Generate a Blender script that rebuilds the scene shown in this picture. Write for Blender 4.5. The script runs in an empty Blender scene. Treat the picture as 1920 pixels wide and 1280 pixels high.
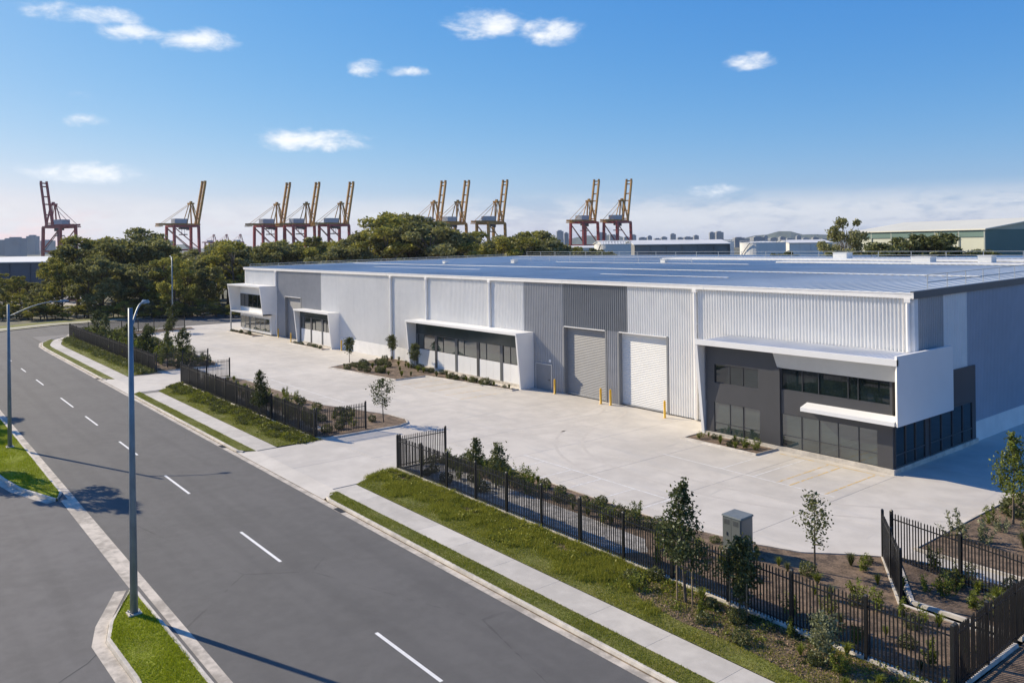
import bpy, bmesh, math, random
import numpy as np
from mathutils import Vector, Matrix

sc = bpy.context.scene
COL = sc.collection
R = math.radians
random.seed(7)

# ------------------------------------------------------------------ camera
F_PX, HORIZON_PX, ROLL, CAM_H = 1509.07, 459.17, 0.01233, 14.0
TH = R(38.7556)
FW = Vector((-math.cos(TH), math.sin(TH), 0)); RT = Vector((FW.y, -FW.x, 0)); UP = Vector((0, 0, 1))
cam = bpy.data.cameras.new('camera')
cam.sensor_width = 36.0; cam.lens = F_PX / 1920 * 36
cam.shift_y = -(640 - HORIZON_PX) / 1920
cam.clip_start = 0.5; cam.clip_end = 30000
cam_o = bpy.data.objects.new('camera', cam); COL.objects.link(cam_o)
cr = RT * math.cos(ROLL) - UP * math.sin(ROLL)
cu = RT * math.sin(ROLL) + UP * math.cos(ROLL)
m = Matrix.Identity(4)
for i in range(3):
    m[i][0] = cr[i]; m[i][1] = cu[i]; m[i][2] = -FW[i]
m[2][3] = CAM_H
cam_o.matrix_world = m
sc.camera = cam_o

# ------------------------------------------------------------------ light
SUN_AZ, SUN_EL = R(22), R(32)         # light travels towards +X turned 22 deg to +Y
sun = bpy.data.lights.new('sun', 'SUN'); sun.energy = 4.5; sun.angle = R(0.53); sun.color = (1.0, 0.87, 0.66)
sun_o = bpy.data.objects.new('sun', sun); COL.objects.link(sun_o)
sdir = Vector((math.cos(SUN_AZ) * math.cos(SUN_EL), math.sin(SUN_AZ) * math.cos(SUN_EL), -math.sin(SUN_EL)))
sun_o.rotation_euler = sdir.to_track_quat('-Z', 'Y').to_euler()
sun_o.location = (-60, -20, 60)

sc.render.engine = 'CYCLES'
sc.cycles.use_denoising = True
sc.cycles.max_bounces = 8; sc.cycles.transparent_max_bounces = 8
sc.cycles.volume_bounces = 0
sc.view_settings.view_transform = 'Standard'
sc.view_settings.look = 'None'
sc.view_settings.exposure = 0.55
sc.view_settings.gamma = 1.0
sc.view_settings.use_curve_mapping = False


def pix_dir(px, py):
    u, v = px - 960, py - HORIZON_PX
    c, s = math.cos(ROLL), math.sin(ROLL)
    return (FW * F_PX + RT * (u * c - v * s) - UP * (u * s + v * c)).normalized()


# ------------------------------------------------------------------ world: sky with clouds
world = bpy.data.worlds.new('World'); sc.world = world; world.use_nodes = True
wt = world.node_tree
for n in list(wt.nodes): wt.nodes.remove(n)


class NT:
    """small node helper"""
    def __init__(s, tree): s.t = tree; s.x = 0
    def n(s, typ, **kw):
        nd = s.t.nodes.new(typ); s.x += 40; nd.location = (s.x, 0)
        for k, v in kw.items(): setattr(nd, k, v)
        return nd
    def put(s, sock, v):
        if isinstance(v, bpy.types.NodeSocket): s.t.links.new(v, sock)
        elif v is not None: sock.default_value = v
    def math(s, op, a, b=None, c=None, clamp=False):
        nd = s.n('ShaderNodeMath', operation=op, use_clamp=clamp)
        for i, v in enumerate((a, b, c)):
            if v is not None: s.put(nd.inputs[i], v)
        return nd.outputs[0]
    def dot(s, a, vec):
        nd = s.n('ShaderNodeVectorMath', operation='DOT_PRODUCT'); s.put(nd.inputs[0], a); nd.inputs[1].default_value = vec
        return nd.outputs['Value']
    def ramp(s, fac, lo, hi, a=0.0, b=1.0, smooth=True):
        nd = s.n('ShaderNodeMapRange', interpolation_type='SMOOTHSTEP' if smooth else 'LINEAR')
        s.put(nd.inputs[0], fac)
        for i, v in enumerate((lo, hi, a, b)): s.put(nd.inputs[1 + i], v)
        return nd.outputs[0]
    def noise(s, vec, scale, detail=4, rough=0.55, dist=0.0, dims='3D'):
        nd = s.n('ShaderNodeTexNoise', noise_dimensions=dims)
        if vec is not None: s.put(nd.inputs['Vector'], vec)
        nd.inputs['Scale'].default_value = scale; nd.inputs['Detail'].default_value = detail
        nd.inputs['Roughness'].default_value = rough; nd.inputs['Distortion'].default_value = dist
        return nd.outputs['Fac']
    def mix(s, fac, a, b, mode='MIX'):
        nd = s.n('ShaderNodeMix', data_type='RGBA', blend_type=mode)
        s.put(nd.inputs[0], fac)
        for sock, v in ((nd.inputs[6], a), (nd.inputs[7], b)):
            if isinstance(v, (tuple, list)) and len(v) == 3: v = (*v, 1)
            s.put(sock, v)
        return nd.outputs[2]
    def mapping(s, vec, scale=(1, 1, 1), rot=(0, 0, 0), loc=(0, 0, 0)):
        nd = s.n('ShaderNodeMapping'); s.put(nd.inputs[0], vec)
        nd.inputs['Scale'].default_value = scale; nd.inputs['Rotation'].default_value = rot; nd.inputs['Location'].default_value = loc
        return nd.outputs[0]


W = NT(wt)
sky = W.n('ShaderNodeTexSky', sky_type='NISHITA')
sky.sun_disc = False; sky.sun_elevation = SUN_EL
sky.sun_rotation = math.atan2(-math.cos(SUN_AZ), -math.sin(SUN_AZ))
sky.altitude = 0; sky.air_density = 1.0; sky.dust_density = 0.35; sky.ozone_density = 2.0
dirv = W.n('ShaderNodeTexCoord').outputs['Generated']
hsv = W.n('ShaderNodeHueSaturation'); W.put(hsv.inputs['Color'], sky.outputs[0])
hsv.inputs['Saturation'].default_value = 1.2; hsv.inputs['Value'].default_value = 1.0
skyc = W.mix(1.0, hsv.outputs[0], (0.90, 0.97, 1.12), 'MULTIPLY')
# film-like response of the clear sky, one curve per channel over the whole dome
sp = W.n('ShaderNodeSeparateColor'); W.put(sp.inputs[0], skyc)
cmb = W.n('ShaderNodeCombineColor')
for i_, (k_, g_) in enumerate(((0.56, 1.14), (0.56, 0.71), (0.75, 0.32))):
    W.put(cmb.inputs[i_], W.math('MULTIPLY', W.math('POWER', sp.outputs[i_], g_), k_ * 0.1684 ** (g_ - 1)))
skyc = cmb.outputs[0]
# small fair-weather clouds at fixed bearings in the sky (pixel centre, half sizes, weight)
CLOUDS = [(908, 44, 62, 24, 1.0), (1035, 60, 54, 19, .9), (690, 128, 34, 15, .9), (752, 134, 50, 8, .75), (585, 262, 92, 19, 1.0),
          (165, 323, 92, 17, 1.0), (372, 77, 60, 18, .95), (245, 62, 60, 13, .7), (160, 26, 80, 15, .75),
          (1410, 116, 34, 13, .6), (160, 226, 30, 11, .5), (1335, 356, 36, 9, .5), (150, 180, 28, 8, .35)]
best = None
for (px, py, sx, sy, wgt) in CLOUDS:
    c = pix_dir(px, py)
    h = c.cross(UP).normalized(); u = h.cross(c).normalized()
    k = 1 / c.dot(FW)
    a = W.dot(dirv, h * (F_PX * k / (sx * 1.15))); b = W.dot(dirv, u * (F_PX * k / (sy * 1.25)))
    r2 = W.math('MULTIPLY_ADD', b, b, W.math('MULTIPLY', a, a))
    v = W.math('MULTIPLY', W.math('SUBTRACT', 1.0, r2), wgt)
    back = W.math('LESS_THAN', W.dot(dirv, c), 0.0)
    v = W.math('SUBTRACT', v, W.math('MULTIPLY', back, 50.0))
    best = v if best is None else W.math('MAXIMUM', best, v)
cvec = W.mapping(dirv, scale=(1, 1, 2.2))
n1 = W.noise(cvec, 20, 7, 0.58, 0.35)
nf = W.noise(cvec, 70, 5, 0.6, 0.5)
dens = W.math('ADD', best, W.math('MULTIPLY_ADD', n1, 3.0, -1.28))
dens = W.math('ADD', dens, W.math('MULTIPLY_ADD', nf, 0.9, -0.42))
cl = W.math('MULTIPLY', W.ramp(dens, 0.0, 1.7), 0.95)
core = W.ramp(dens, 0.3, 1.3)
col1 = W.mix(cl, skyc, W.mix(core, (5.0, 5.4, 6.0), (6.3, 6.4, 6.5)))
# low bank of broken cloud near the horizon, all the way round
sep = W.n('ShaderNodeSeparateXYZ'); W.put(sep.inputs[0], dirv)
band = W.math('MULTIPLY', W.ramp(sep.outputs[2], 0.070, 0.035), W.ramp(sep.outputs[2], -0.02, 0.02))
bvec = W.mapping(dirv, scale=(1, 1, 3.6))
n2 = W.noise(bvec, 9, 7, 0.6, 0.3)
n3 = W.noise(bvec, 30, 4, 0.6, 0.2)
bd = W.math('MULTIPLY', W.ramp(W.math('MULTIPLY_ADD', n3, 0.3, n2), 0.44, 0.70), band)
bd = W.math('MULTIPLY', bd, 0.8)
col2 = W.mix(bd, col1, W.mix(n3, (4.2, 4.4, 4.8), (5.4, 5.5, 5.7)))
bg = W.n('ShaderNodeBackground'); W.put(bg.inputs[0], col2); bg.inputs[1].default_value = 0.115
wo = W.n('ShaderNodeOutputWorld'); wt.links.new(bg.outputs[0], wo.inputs[0])

# ------------------------------------------------------------------ materials
MATS = {}


def mat(name, col, rough=0.6, metal=0.0, var=0.0, vscale=3.0, spec=0.5, bump=0.0, bscale=40.0, extra=None, coat=0.0, rnd=0.0, tint=None, ior=1.5):
    """principled material whose colour wanders with 3D noise in object space (real wear), plus fine bump"""
    if name in MATS: return MATS[name]
    mt = bpy.data.materials.new(name); mt.use_nodes = True
    t = mt.node_tree; N = NT(t)
    p = t.nodes['Principled BSDF']
    tc = N.n('ShaderNodeTexCoord').outputs['Object']
    geo = N.n('ShaderNodeNewGeometry').outputs['Position']
    c = None
    if var > 0:
        a = N.noise(geo, vscale, 6, 0.6)
        b = N.noise(geo, vscale * 0.17, 4, 0.55)
        f = N.math('MULTIPLY_ADD', N.math('ADD', a, b), 1.0, -0.5)
        lo = tuple(x * (1 - var) for x in col); hi = tuple(min(1, x * (1 + var)) for x in (tint or col))
        c = N.mix(N.ramp(f, 0.25, 0.75), lo, hi)
    if rnd > 0:
        oi = N.n('ShaderNodeObjectInfo').outputs['Random']
        base = c if c is not None else (*col, 1)
        c = N.mix(1.0, base, N.mix(oi, (1 - rnd,) * 3, (1 + rnd,) * 3), 'MULTIPLY')
    if extra: c = extra(N, geo, tc, c if c is not None else (*col, 1))
    if c is not None: N.put(p.inputs['Base Color'], c)
    else: p.inputs['Base Color'].default_value = (*col, 1)
    p.inputs['Roughness'].default_value = rough; p.inputs['Metallic'].default_value = metal
    p.inputs['Specular IOR Level'].default_value = spec; p.inputs['IOR'].default_value = ior
    p.inputs['Coat Weight'].default_value = coat
    if bump > 0:
        bn = N.n('ShaderNodeBump'); bn.inputs['Strength'].default_value = bump; bn.inputs['Distance'].default_value = 0.02
        N.put(bn.inputs['Height'], N.noise(geo, bscale, 3, 0.6))
        t.links.new(bn.outputs[0], p.inputs['Normal'])
    MATS[name] = mt
    return mt


def leaf_mat(name, dark, light, trans=0.3, scale=1.3):
    if name in MATS: return MATS[name]
    mt = bpy.data.materials.new(name); mt.use_nodes = True
    t = mt.node_tree; N = NT(t)
    for n in list(t.nodes): t.nodes.remove(n)
    geo = N.n('ShaderNodeNewGeometry')
    a = N.noise(geo.outputs['Position'], scale, 3, 0.6)
    oi = N.n('ShaderNodeObjectInfo').outputs['Random']
    isl = geo.outputs['Random Per Island']
    f = N.math('MULTIPLY_ADD', isl, 0.5, N.math('MULTIPLY_ADD', oi, 0.25, N.math('MULTIPLY', a, 0.5)))
    c = N.mix(N.ramp(f, 0.25, 0.95), dark, light)
    d = N.n('ShaderNodeBsdfDiffuse'); N.put(d.inputs[0], c)
    tr = N.n('ShaderNodeBsdfTranslucent'); N.put(tr.inputs[0], N.mix(0.5, c, (0.18, 0.2, 0.03)))
    gl = N.n('ShaderNodeBsdfGlossy'); gl.inputs['Roughness'].default_value = 0.45; gl.inputs[0].default_value = (.8, .85, .8, 1)
    m1 = N.n('ShaderNodeMixShader'); m1.inputs[0].default_value = trans
    t.links.new(d.outputs[0], m1.inputs[1]); t.links.new(tr.outputs[0], m1.inputs[2])
    m2 = N.n('ShaderNodeMixShader'); m2.inputs[0].default_value = 0.02
    t.links.new(m1.outputs[0], m2.inputs[1]); t.links.new(gl.outputs[0], m2.inputs[2])
    o = N.n('ShaderNodeOutputMaterial'); t.links.new(m2.outputs[0], o.inputs[0])
    MATS[name] = mt
    return mt


def ex_asphalt(N, geo, tc, c):
    # aggregate speckle, long wheel tracks, sealed cracks
    g = N.noise(geo, 55, 2, 0.7)
    c = N.mix(N.ramp(g, 0.35, 0.75, 0.0, 0.35), c, (0.13, 0.128, 0.125))
    tv = N.mapping(geo, scale=(0.03, 0.9, 1))
    tr = N.noise(tv, 1.0, 3, 0.5)
    c = N.mix(N.ramp(tr, 0.45, 0.7, 0.0, 0.22), c, (0.045, 0.044, 0.044))
    vo = N.n('ShaderNodeTexVoronoi', feature='DISTANCE_TO_EDGE'); N.put(vo.inputs['Vector'], N.mapping(geo, scale=(0.06, 0.1, 0.1)))
    vo.inputs['Scale'].default_value = 1.0
    wob = N.math('MULTIPLY_ADD', N.noise(geo, 0.8, 4), 0.02, vo.outputs[0])
    crack = N.ramp(wob, 0.0105, 0.0125, 1, 0)
    c = N.mix(N.math('MULTIPLY', crack, N.ramp(N.noise(geo, 0.05, 2), 0.52, 0.6, 0.0, 0.35)), c, (0.02, 0.02, 0.02))
    return c


def ex_concrete(N, geo, tc, c):
    g = N.noise(geo, 30, 3, 0.7)
    c = N.mix(N.ramp(g, 0.3, 0.8, 0.0, 0.18), c, (0.36, 0.34, 0.31))
    # trowel drift and tyre scuffs, drawn out along the traffic
    st = N.noise(N.mapping(geo, scale=(0.12, 0.75, 1), rot=(0, 0, 0.35)), 1.0, 5, 0.62, 0.8)
    c = N.mix(N.ramp(st, 0.5, 0.74, 0.0, 0.38), c, (0.41, 0.40, 0.385))
    sc2 = N.noise(N.mapping(geo, scale=(0.9, 0.10, 1), rot=(0, 0, -0.5)), 1.0, 4, 0.6, 1.6)
    c = N.mix(N.ramp(sc2, 0.62, 0.75, 0.0, 0.35), c, (0.33, 0.32, 0.31))
    return c


def ex_wall_streak(N, geo, tc, c):
    st = N.noise(N.mapping(geo, scale=(1.6, 1.6, 0.12)), 1.0, 5, 0.65)
    return N.mix(N.ramp(st, 0.45, 0.8, 0.0, 0.16), c, (0.42, 0.43, 0.44))


def ex_lawn(N, geo, tc, c):
    a = N.noise(geo, 0.7, 4, 0.6)
    c = N.mix(N.ramp(a, 0.4, 0.7), c, (0.20, 0.18, 0.05))
    b = N.noise(geo, 9, 4, 0.7)
    return N.mix(N.ramp(b, 0.45, 0.75, 0, 0.6), c, (0.05, 0.065, 0.015))


def ex_faded(N, geo, tc, c):
    return N.mix(N.ramp(N.noise(geo, 3.5, 5, 0.7), 0.42, 0.62, 0.0, 0.85), c, (0.52, 0.50, 0.46))


M_ASPH = mat('asphalt', (0.098, 0.094, 0.090), 0.85, var=0.10, vscale=1.6, bump=0.6, bscale=70, extra=ex_asphalt)
M_APRON = mat('apron_asphalt', (0.118, 0.113, 0.110), 0.88, var=0.12, vscale=1.4, bump=0.5, bscale=80, extra=ex_asphalt)
M_CONC = mat('yard_concrete', (0.535, 0.495, 0.435), 0.75, var=0.10, vscale=0.6, bump=0.15, bscale=50, extra=ex_concrete, rnd=0.035, spec=0.35)
M_PATH = mat('path_concrete', (0.50, 0.465, 0.41), 0.8, var=0.10, vscale=1.5, bump=0.2, bscale=60, rnd=0.06, spec=0.3)
M_KERB = mat('kerb_concrete', (0.52, 0.475, 0.41), 0.85, var=0.22, vscale=2.2, bump=0.3, bscale=60)
M_GUTTER = mat('gutter_concrete', (0.45, 0.40, 0.335), 0.85, var=0.3, vscale=3.0, bump=0.3, bscale=60)
M_JOINT = mat('joint_dark', (0.17, 0.16, 0.15), 0.9)
M_LUSHS = mat('lush_lawn_soil', (0.21, 0.24, 0.015), 0.95, var=0.3, vscale=3, bump=0.9, bscale=30)
M_LAWN = mat('lawn_soil', (0.145, 0.155, 0.03), 0.95, var=0.35, vscale=4, extra=ex_lawn, bump=0.9, bscale=30)
M_MULCH = mat('mulch', (0.145, 0.10, 0.066), 0.95, var=0.55, vscale=11, bump=1.0, bscale=35)
M_CHIP = mat('mulch_chip', (0.26, 0.18, 0.12), 0.9, var=0.6, vscale=25)
M_GROUND = mat('far_ground', (0.075, 0.078, 0.04), 0.95, var=0.5, vscale=0.06, tint=(0.12, 0.11, 0.07))
M_WHITE = mat('cladding_white', (0.78, 0.77, 0.745), 0.42, var=0.03, vscale=1.2, extra=ex_wall_streak)
M_GREY = mat('cladding_grey', (0.37, 0.37, 0.375), 0.42, var=0.06, vscale=1.2, extra=ex_wall_streak)
M_DGREY = mat('cladding_slate', (0.225, 0.23, 0.235), 0.42, var=0.06, vscale=1.2)
M_BGREY = mat('cladding_bluegrey', (0.36, 0.40, 0.46), 0.45, var=0.05, vscale=0.8)
M_TRIM = mat('trim_white', (0.82, 0.80, 0.77), 0.4, var=0.04, vscale=2)
M_DADO = mat('dado_concrete', (0.74, 0.725, 0.70), 0.7, var=0.06, vscale=1.0, bump=0.1)
M_ROOF = mat('roof_sheet', (0.60, 0.605, 0.56), 0.45, metal=0.1, var=0.14, vscale=0.12, spec=0.4)
M_ROOFW = mat('roof_pale_sheet', (0.70, 0.70, 0.69), 0.6, var=0.08, vscale=0.4, spec=0.15)
M_FASCIA = mat('fascia_dark', (0.10, 0.105, 0.11), 0.5, var=0.05)
M_CHAR = mat('charcoal_panel', (0.062, 0.062, 0.066), 0.42, var=0.06, vscale=0.9)
M_PANELW = mat('white_composite', (0.79, 0.78, 0.76), 0.35, var=0.02, vscale=0.8)
M_SOFF = mat('grey_composite', (0.50, 0.50, 0.48), 0.5, var=0.03)
M_GLASS = mat('tinted_glass', (0.008, 0.014, 0.016), 0.02, spec=0.6, ior=1.65, var=0.5, vscale=0.5)
M_GLASSG = mat('green_glass', (0.030, 0.044, 0.042), 0.04, spec=0.6, ior=2.1, var=0.4, vscale=0.5)
M_MULL = mat('mullion_dark', (0.06, 0.062, 0.066), 0.4)
M_ALU = mat('aluminium', (0.55, 0.56, 0.57), 0.35, metal=0.7)
M_DOORG = mat('shutter_grey', (0.235, 0.235, 0.24), 0.45, var=0.05, vscale=1.5)
M_DOORW = mat('shutter_white', (0.66, 0.655, 0.64), 0.45, var=0.03, vscale=1.5)
M_GALV = mat('galvanised', (0.20, 0.245, 0.275), 0.5, metal=0.3, var=0.15, vscale=2)
M_BLACK = mat('fence_black', (0.014, 0.014, 0.015), 0.45, var=0.1)
M_YEL = mat('safety_yellow', (0.72, 0.40, 0.015), 0.5, var=0.08, vscale=4)
M_LINEW = mat('line_white', (0.72, 0.71, 0.68), 0.7, var=0.08, vscale=5)
M_LINEF = mat('line_white_worn', (0.70, 0.69, 0.66), 0.7, extra=ex_faded)
M_LINEY = mat('line_yellow_worn', (0.62, 0.40, 0.10), 0.7, extra=ex_faded)
M_BOX = mat('cabinet_green_grey', (0.20, 0.215, 0.205), 0.38, metal=0.3, var=0.06, vscale=2)
M_BARK = mat('bark', (0.13, 0.10, 0.075), 0.9, var=0.4, vscale=8, bump=0.5, bscale=40)
M_STAKE = mat('timber_stake', (0.30, 0.22, 0.14), 0.85, var=0.3, vscale=6)
M_CRED = mat('crane_red', (0.32, 0.03, 0.03), 0.5, var=0.15, vscale=0.3)
M_CYEL = mat('crane_yellow', (0.40, 0.19, 0.015), 0.5, var=0.15, vscale=0.3)
M_CWHT = mat('crane_white', (0.42, 0.43, 0.44), 0.5, var=0.06, vscale=0.3)
M_CDRK = mat('crane_dark', (0.05, 0.05, 0.055), 0.6)
M_SHEDG = mat('shed_green', (0.46, 0.47, 0.38), 0.6, var=0.06, vscale=0.2)
M_SHEDSHADE = mat('shed_shade_green', (0.10, 0.17, 0.15), 0.6, var=0.06, vscale=0.2)  # dark green painted for the eave shadow and the shaded end wall
M_SHEDR = mat('shed_roof_cream', (0.62, 0.60, 0.50), 0.55, var=0.05, vscale=0.15)
M_FARW = mat('far_white', (0.66, 0.65, 0.62), 0.6, var=0.08, vscale=0.1)
M_FARD = mat('far_dark', (0.09, 0.10, 0.12), 0.7, var=0.2, vscale=0.1)
M_TOWER = mat('tower_concrete', (0.24, 0.25, 0.27), 0.8, var=0.15, vscale=0.02)
M_HILL = mat('hill_bush', (0.045, 0.06, 0.035), 0.95, var=0.4, vscale=0.01)
L_EUC = leaf_mat('leaf_eucalypt', (0.06, 0.058, 0.022), (0.36, 0.335, 0.15), 0.42, 0.35)
L_EUC2 = leaf_mat('leaf_wattle', (0.08, 0.07, 0.016), (0.48, 0.43, 0.10), 0.42, 0.4)
L_DARK = leaf_mat('leaf_dark', (0.018, 0.027, 0.011), (0.095, 0.115, 0.05), 0.2, 1.5)
L_OLIVE = leaf_mat('leaf_olive', (0.04, 0.05, 0.018), (0.19, 0.195, 0.08), 0.25, 2)
L_LIME = leaf_mat('leaf_lime', (0.06, 0.08, 0.012), (0.24, 0.27, 0.045), 0.35, 2)
L_PALE = leaf_mat('leaf_pale', (0.10, 0.11, 0.06), (0.30, 0.31, 0.18), 0.3, 2)
L_GRASS = leaf_mat('leaf_grass', (0.095, 0.125, 0.012), (0.42, 0.40, 0.06), 0.35, 0.6)
L_LUSH = leaf_mat('leaf_lush_grass', (0.13, 0.19, 0.006), (0.48, 0.52, 0.02), 0.35, 0.6)
L_TURF = leaf_mat('leaf_turf', (0.10, 0.13, 0.014), (0.34, 0.35, 0.05), 0.35, 0.7)

# ------------------------------------------------------------------ object helpers


def setp(o, label=None, cat=None, group=None, kind=None):
    if label: o['label'] = label
    if cat: o['category'] = cat
    if group: o['group'] = group
    if kind: o['kind'] = kind
    return o


def empty(name, loc=(0, 0, 0), rz=0.0, **kw):
    o = bpy.data.objects.new(name, None); COL.objects.link(o)
    o.location = loc; o.rotation_euler = (0, 0, rz); o.empty_display_size = 0.3
    return setp(o, **kw)


def wmat(o):
    loc = Matrix.LocRotScale(o.location, o.rotation_euler, o.scale)
    return loc if o.parent is None else wmat(o.parent) @ o.matrix_parent_inverse @ loc


def link(name, me, parent=None, world=True):
    """link mesh data; world=True means vertices are in world space even under a placed parent"""
    o = bpy.data.objects.new(name, me); COL.objects.link(o)
    if parent is not None:
        o.parent = parent
        if world:
            o.matrix_parent_inverse = wmat(parent).inverted()
    return o


class MB:
    """collects faces and builds one mesh"""
    def __init__(s): s.v = []; s.f = []; s.mi = []; s.mats = []; s.cur = 0
    def use(s, m):
        if m not in s.mats: s.mats.append(m)
        s.cur = s.mats.index(m); return s
    def face(s, pts):
        b = len(s.v); s.v += [tuple(p) for p in pts]; s.f.append(tuple(range(b, b + len(pts)))); s.mi.append(s.cur); return s
    def box(s, x0, x1, y0, y1, z0, z1):
        b = len(s.v)
        s.v += [(x0, y0, z0), (x1, y0, z0), (x1, y1, z0), (x0, y1, z0), (x0, y0, z1), (x1, y0, z1), (x1, y1, z1), (x0, y1, z1)]
        for q in ((0, 3, 2, 1), (4, 5, 6, 7), (0, 1, 5, 4), (1, 2, 6, 5), (2, 3, 7, 6), (3, 0, 4, 7)):
            s.f.append(tuple(b + i for i in q)); s.mi.append(s.cur)
        return s
    def bbox(s, x0, x1, y0, y1, z0, z1, c=0.01):
        """box with a chamfered top edge"""
        b = len(s.v)
        s.v += [(x0, y0, z0), (x1, y0, z0), (x1, y1, z0), (x0, y1, z0), (x0, y0, z1 - c), (x1, y0, z1 - c), (x1, y1, z1 - c), (x0, y1, z1 - c),
                (x0 + c, y0 + c, z1), (x1 - c, y0 + c, z1), (x1 - c, y1 - c, z1), (x0 + c, y1 - c, z1)]
        for q in ((0, 3, 2, 1), (8, 9, 10, 11), (0, 1, 5, 4), (1, 2, 6, 5), (2, 3, 7, 6), (3, 0, 4, 7), (4, 5, 9, 8), (5, 6, 10, 9), (6, 7, 11, 10), (7, 4, 8, 11)):
            s.f.append(tuple(b + i for i in q)); s.mi.append(s.cur)
        return s
    def hexa(s, lo, hi):
        """lo, hi: four points each (same winding)"""
        b = len(s.v); n = len(lo)
        s.v += [tuple(p) for p in lo] + [tuple(p) for p in hi]
        s.f.append(tuple(b + i for i in reversed(range(n)))); s.mi.append(s.cur)
        s.f.append(tuple(b + n + i for i in range(n))); s.mi.append(s.cur)
        for i in range(n):
            j = (i + 1) % n
            s.f.append((b + i, b + j, b + n + j, b + n + i)); s.mi.append(s.cur)
        return s
    def prism(s, poly, z0, z1):
        return s.hexa([(x, y, z0) for x, y in poly], [(x, y, z1) for x, y in poly])
    def bar(s, p, q, w, h=None, n=4):
        """square or round bar from p to q"""
        p = Vector(p); q = Vector(q); h = h or w
        d = (q - p).normalized()
        a = d.cross(UP) if abs(d.z) < 0.98 else d.cross(Vector((1, 0, 0)))
        a.normalize(); c = a.cross(d).normalized()
        ring = []
        for i in range(n):
            an = 2 * math.pi * (i + 0.5) / n
            k = 0.5 / math.cos(math.pi / n) if n == 4 else 0.5
            ring.append(a * math.cos(an) * w * k + c * math.sin(an) * h * k)
        return s.hexa([p + r for r in ring], [q + r for r in ring])
    def tube(s, pts, rad, n=8, cap=True):
        """tapered tube through points"""
        pts = [Vector(p) for p in pts]; b = len(s.v)
        for i, p in enumerate(pts):
            d = (pts[min(i + 1, len(pts) - 1)] - pts[max(i - 1, 0)]).normalized()
            a = d.cross(Vector((0.31, 0.95, 0.05))).normalized() if abs(d.z) > 0.9 else d.cross(UP).normalized()
            c = d.cross(a).normalized()
            r = rad[i] if isinstance(rad, (list, tuple)) else rad
            for k in range(n):
                an = 2 * math.pi * k / n
                s.v.append(tuple(p + (a * math.cos(an) + c * math.sin(an)) * r))
        for i in range(len(pts) - 1):
            for k in range(n):
                k2 = (k + 1) % n
                s.f.append((b + i * n + k, b + i * n + k2, b + (i + 1) * n + k2, b + (i + 1) * n + k)); s.mi.append(s.cur)
        if cap:
            s.f.append(tuple(b + k for k in reversed(range(n)))); s.mi.append(s.cur)
            e = b + (len(pts) - 1) * n
            s.f.append(tuple(e + k for k in range(n))); s.mi.append(s.cur)
        return s
    def lathe(s, prof, n=16, cx=0, cy=0):
        b = len(s.v)
        for r, z in prof:
            for k in range(n):
                an = 2 * math.pi * k / n; s.v.append((cx + r * math.cos(an), cy + r * math.sin(an), z))
        for i in range(len(prof) - 1):
            for k in range(n):
                k2 = (k + 1) % n
                s.f.append((b + i * n + k, b + i * n + k2, b + (i + 1) * n + k2, b + (i + 1) * n + k)); s.mi.append(s.cur)
        s.f.append(tuple(b + (len(prof) - 1) * n + k for k in range(n))); s.mi.append(s.cur)
        return s
    def mesh(s, name, m=None, smooth=False):
        me = bpy.data.meshes.new(name)
        me.from_pydata(s.v, [], s.f)
        if m is not None: me.materials.append(m)
        else:
            for x in s.mats: me.materials.append(x)
            me.polygons.foreach_set('material_index', s.mi)
        if smooth: me.polygons.foreach_set('use_smooth', [True] * len(me.polygons))
        me.update(); return me
    def build(s, name, m=None, parent=None, smooth=False, world=True, **kw):
        return setp(link(name, s.mesh(name, m, smooth), parent, world), **kw)


def np_mesh(name, verts, faces, m, nper=4):
    me = bpy.data.meshes.new(name)
    verts = np.asarray(verts, np.float32); faces = np.asarray(faces, np.int32)
    me.vertices.add(len(verts)); me.vertices.foreach_set('co', verts.ravel())
    me.loops.add(faces.size); me.loops.foreach_set('vertex_index', faces.ravel())
    me.polygons.add(len(faces))
    me.polygons.foreach_set('loop_start', np.arange(0, faces.size, nper, dtype=np.int32))
    me.polygons.foreach_set('loop_total', np.full(len(faces), nper, np.int32))
    me.materials.append(m); me.update(); me.validate()
    return me


def leaf_quads(rng, cen, size, aspect=0.5, flat=0.3):
    """rhombic leaves round the given centres, random turns"""
    n = len(cen)
    a = rng.normal(size=(n, 3)); a[:, 2] *= (1 - flat); a /= np.linalg.norm(a, axis=1)[:, None]
    b = rng.normal(size=(n, 3)); b -= (b * a).sum(1)[:, None] * a; b /= np.linalg.norm(b, axis=1)[:, None]
    sz = (size * rng.uniform(0.6, 1.3, n))[:, None]
    v = np.empty((n, 4, 3)); v[:, 0] = cen - a * sz; v[:, 1] = cen + b * sz * aspect; v[:, 2] = cen + a * sz; v[:, 3] = cen - b * sz * aspect
    return v.reshape(-1, 3), np.arange(n * 4).reshape(n, 4)


def blades(rng, xy, z, h, w):
    """upright three-sided grass blades (triangles)"""
    n = len(xy)
    an = rng.uniform(0, 2 * np.pi, n); le = rng.uniform(0.1, 0.75, n) * h
    hh = h * rng.uniform(0.5, 1.2, n); la = rng.uniform(0, 2 * np.pi, n)
    base = np.column_stack([xy, np.full(n, z) if np.isscalar(z) else z])
    d = np.column_stack([np.cos(an), np.sin(an), np.zeros(n)]) * (w * rng.uniform(0.6, 1.4, n))[:, None]
    tip = base + np.column_stack([np.cos(la) * le, np.sin(la) * le, hh])
    v = np.stack([base - d, base + d, tip], 1).reshape(-1, 3)
    return v, np.arange(n * 3).reshape(n, 3)


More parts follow.
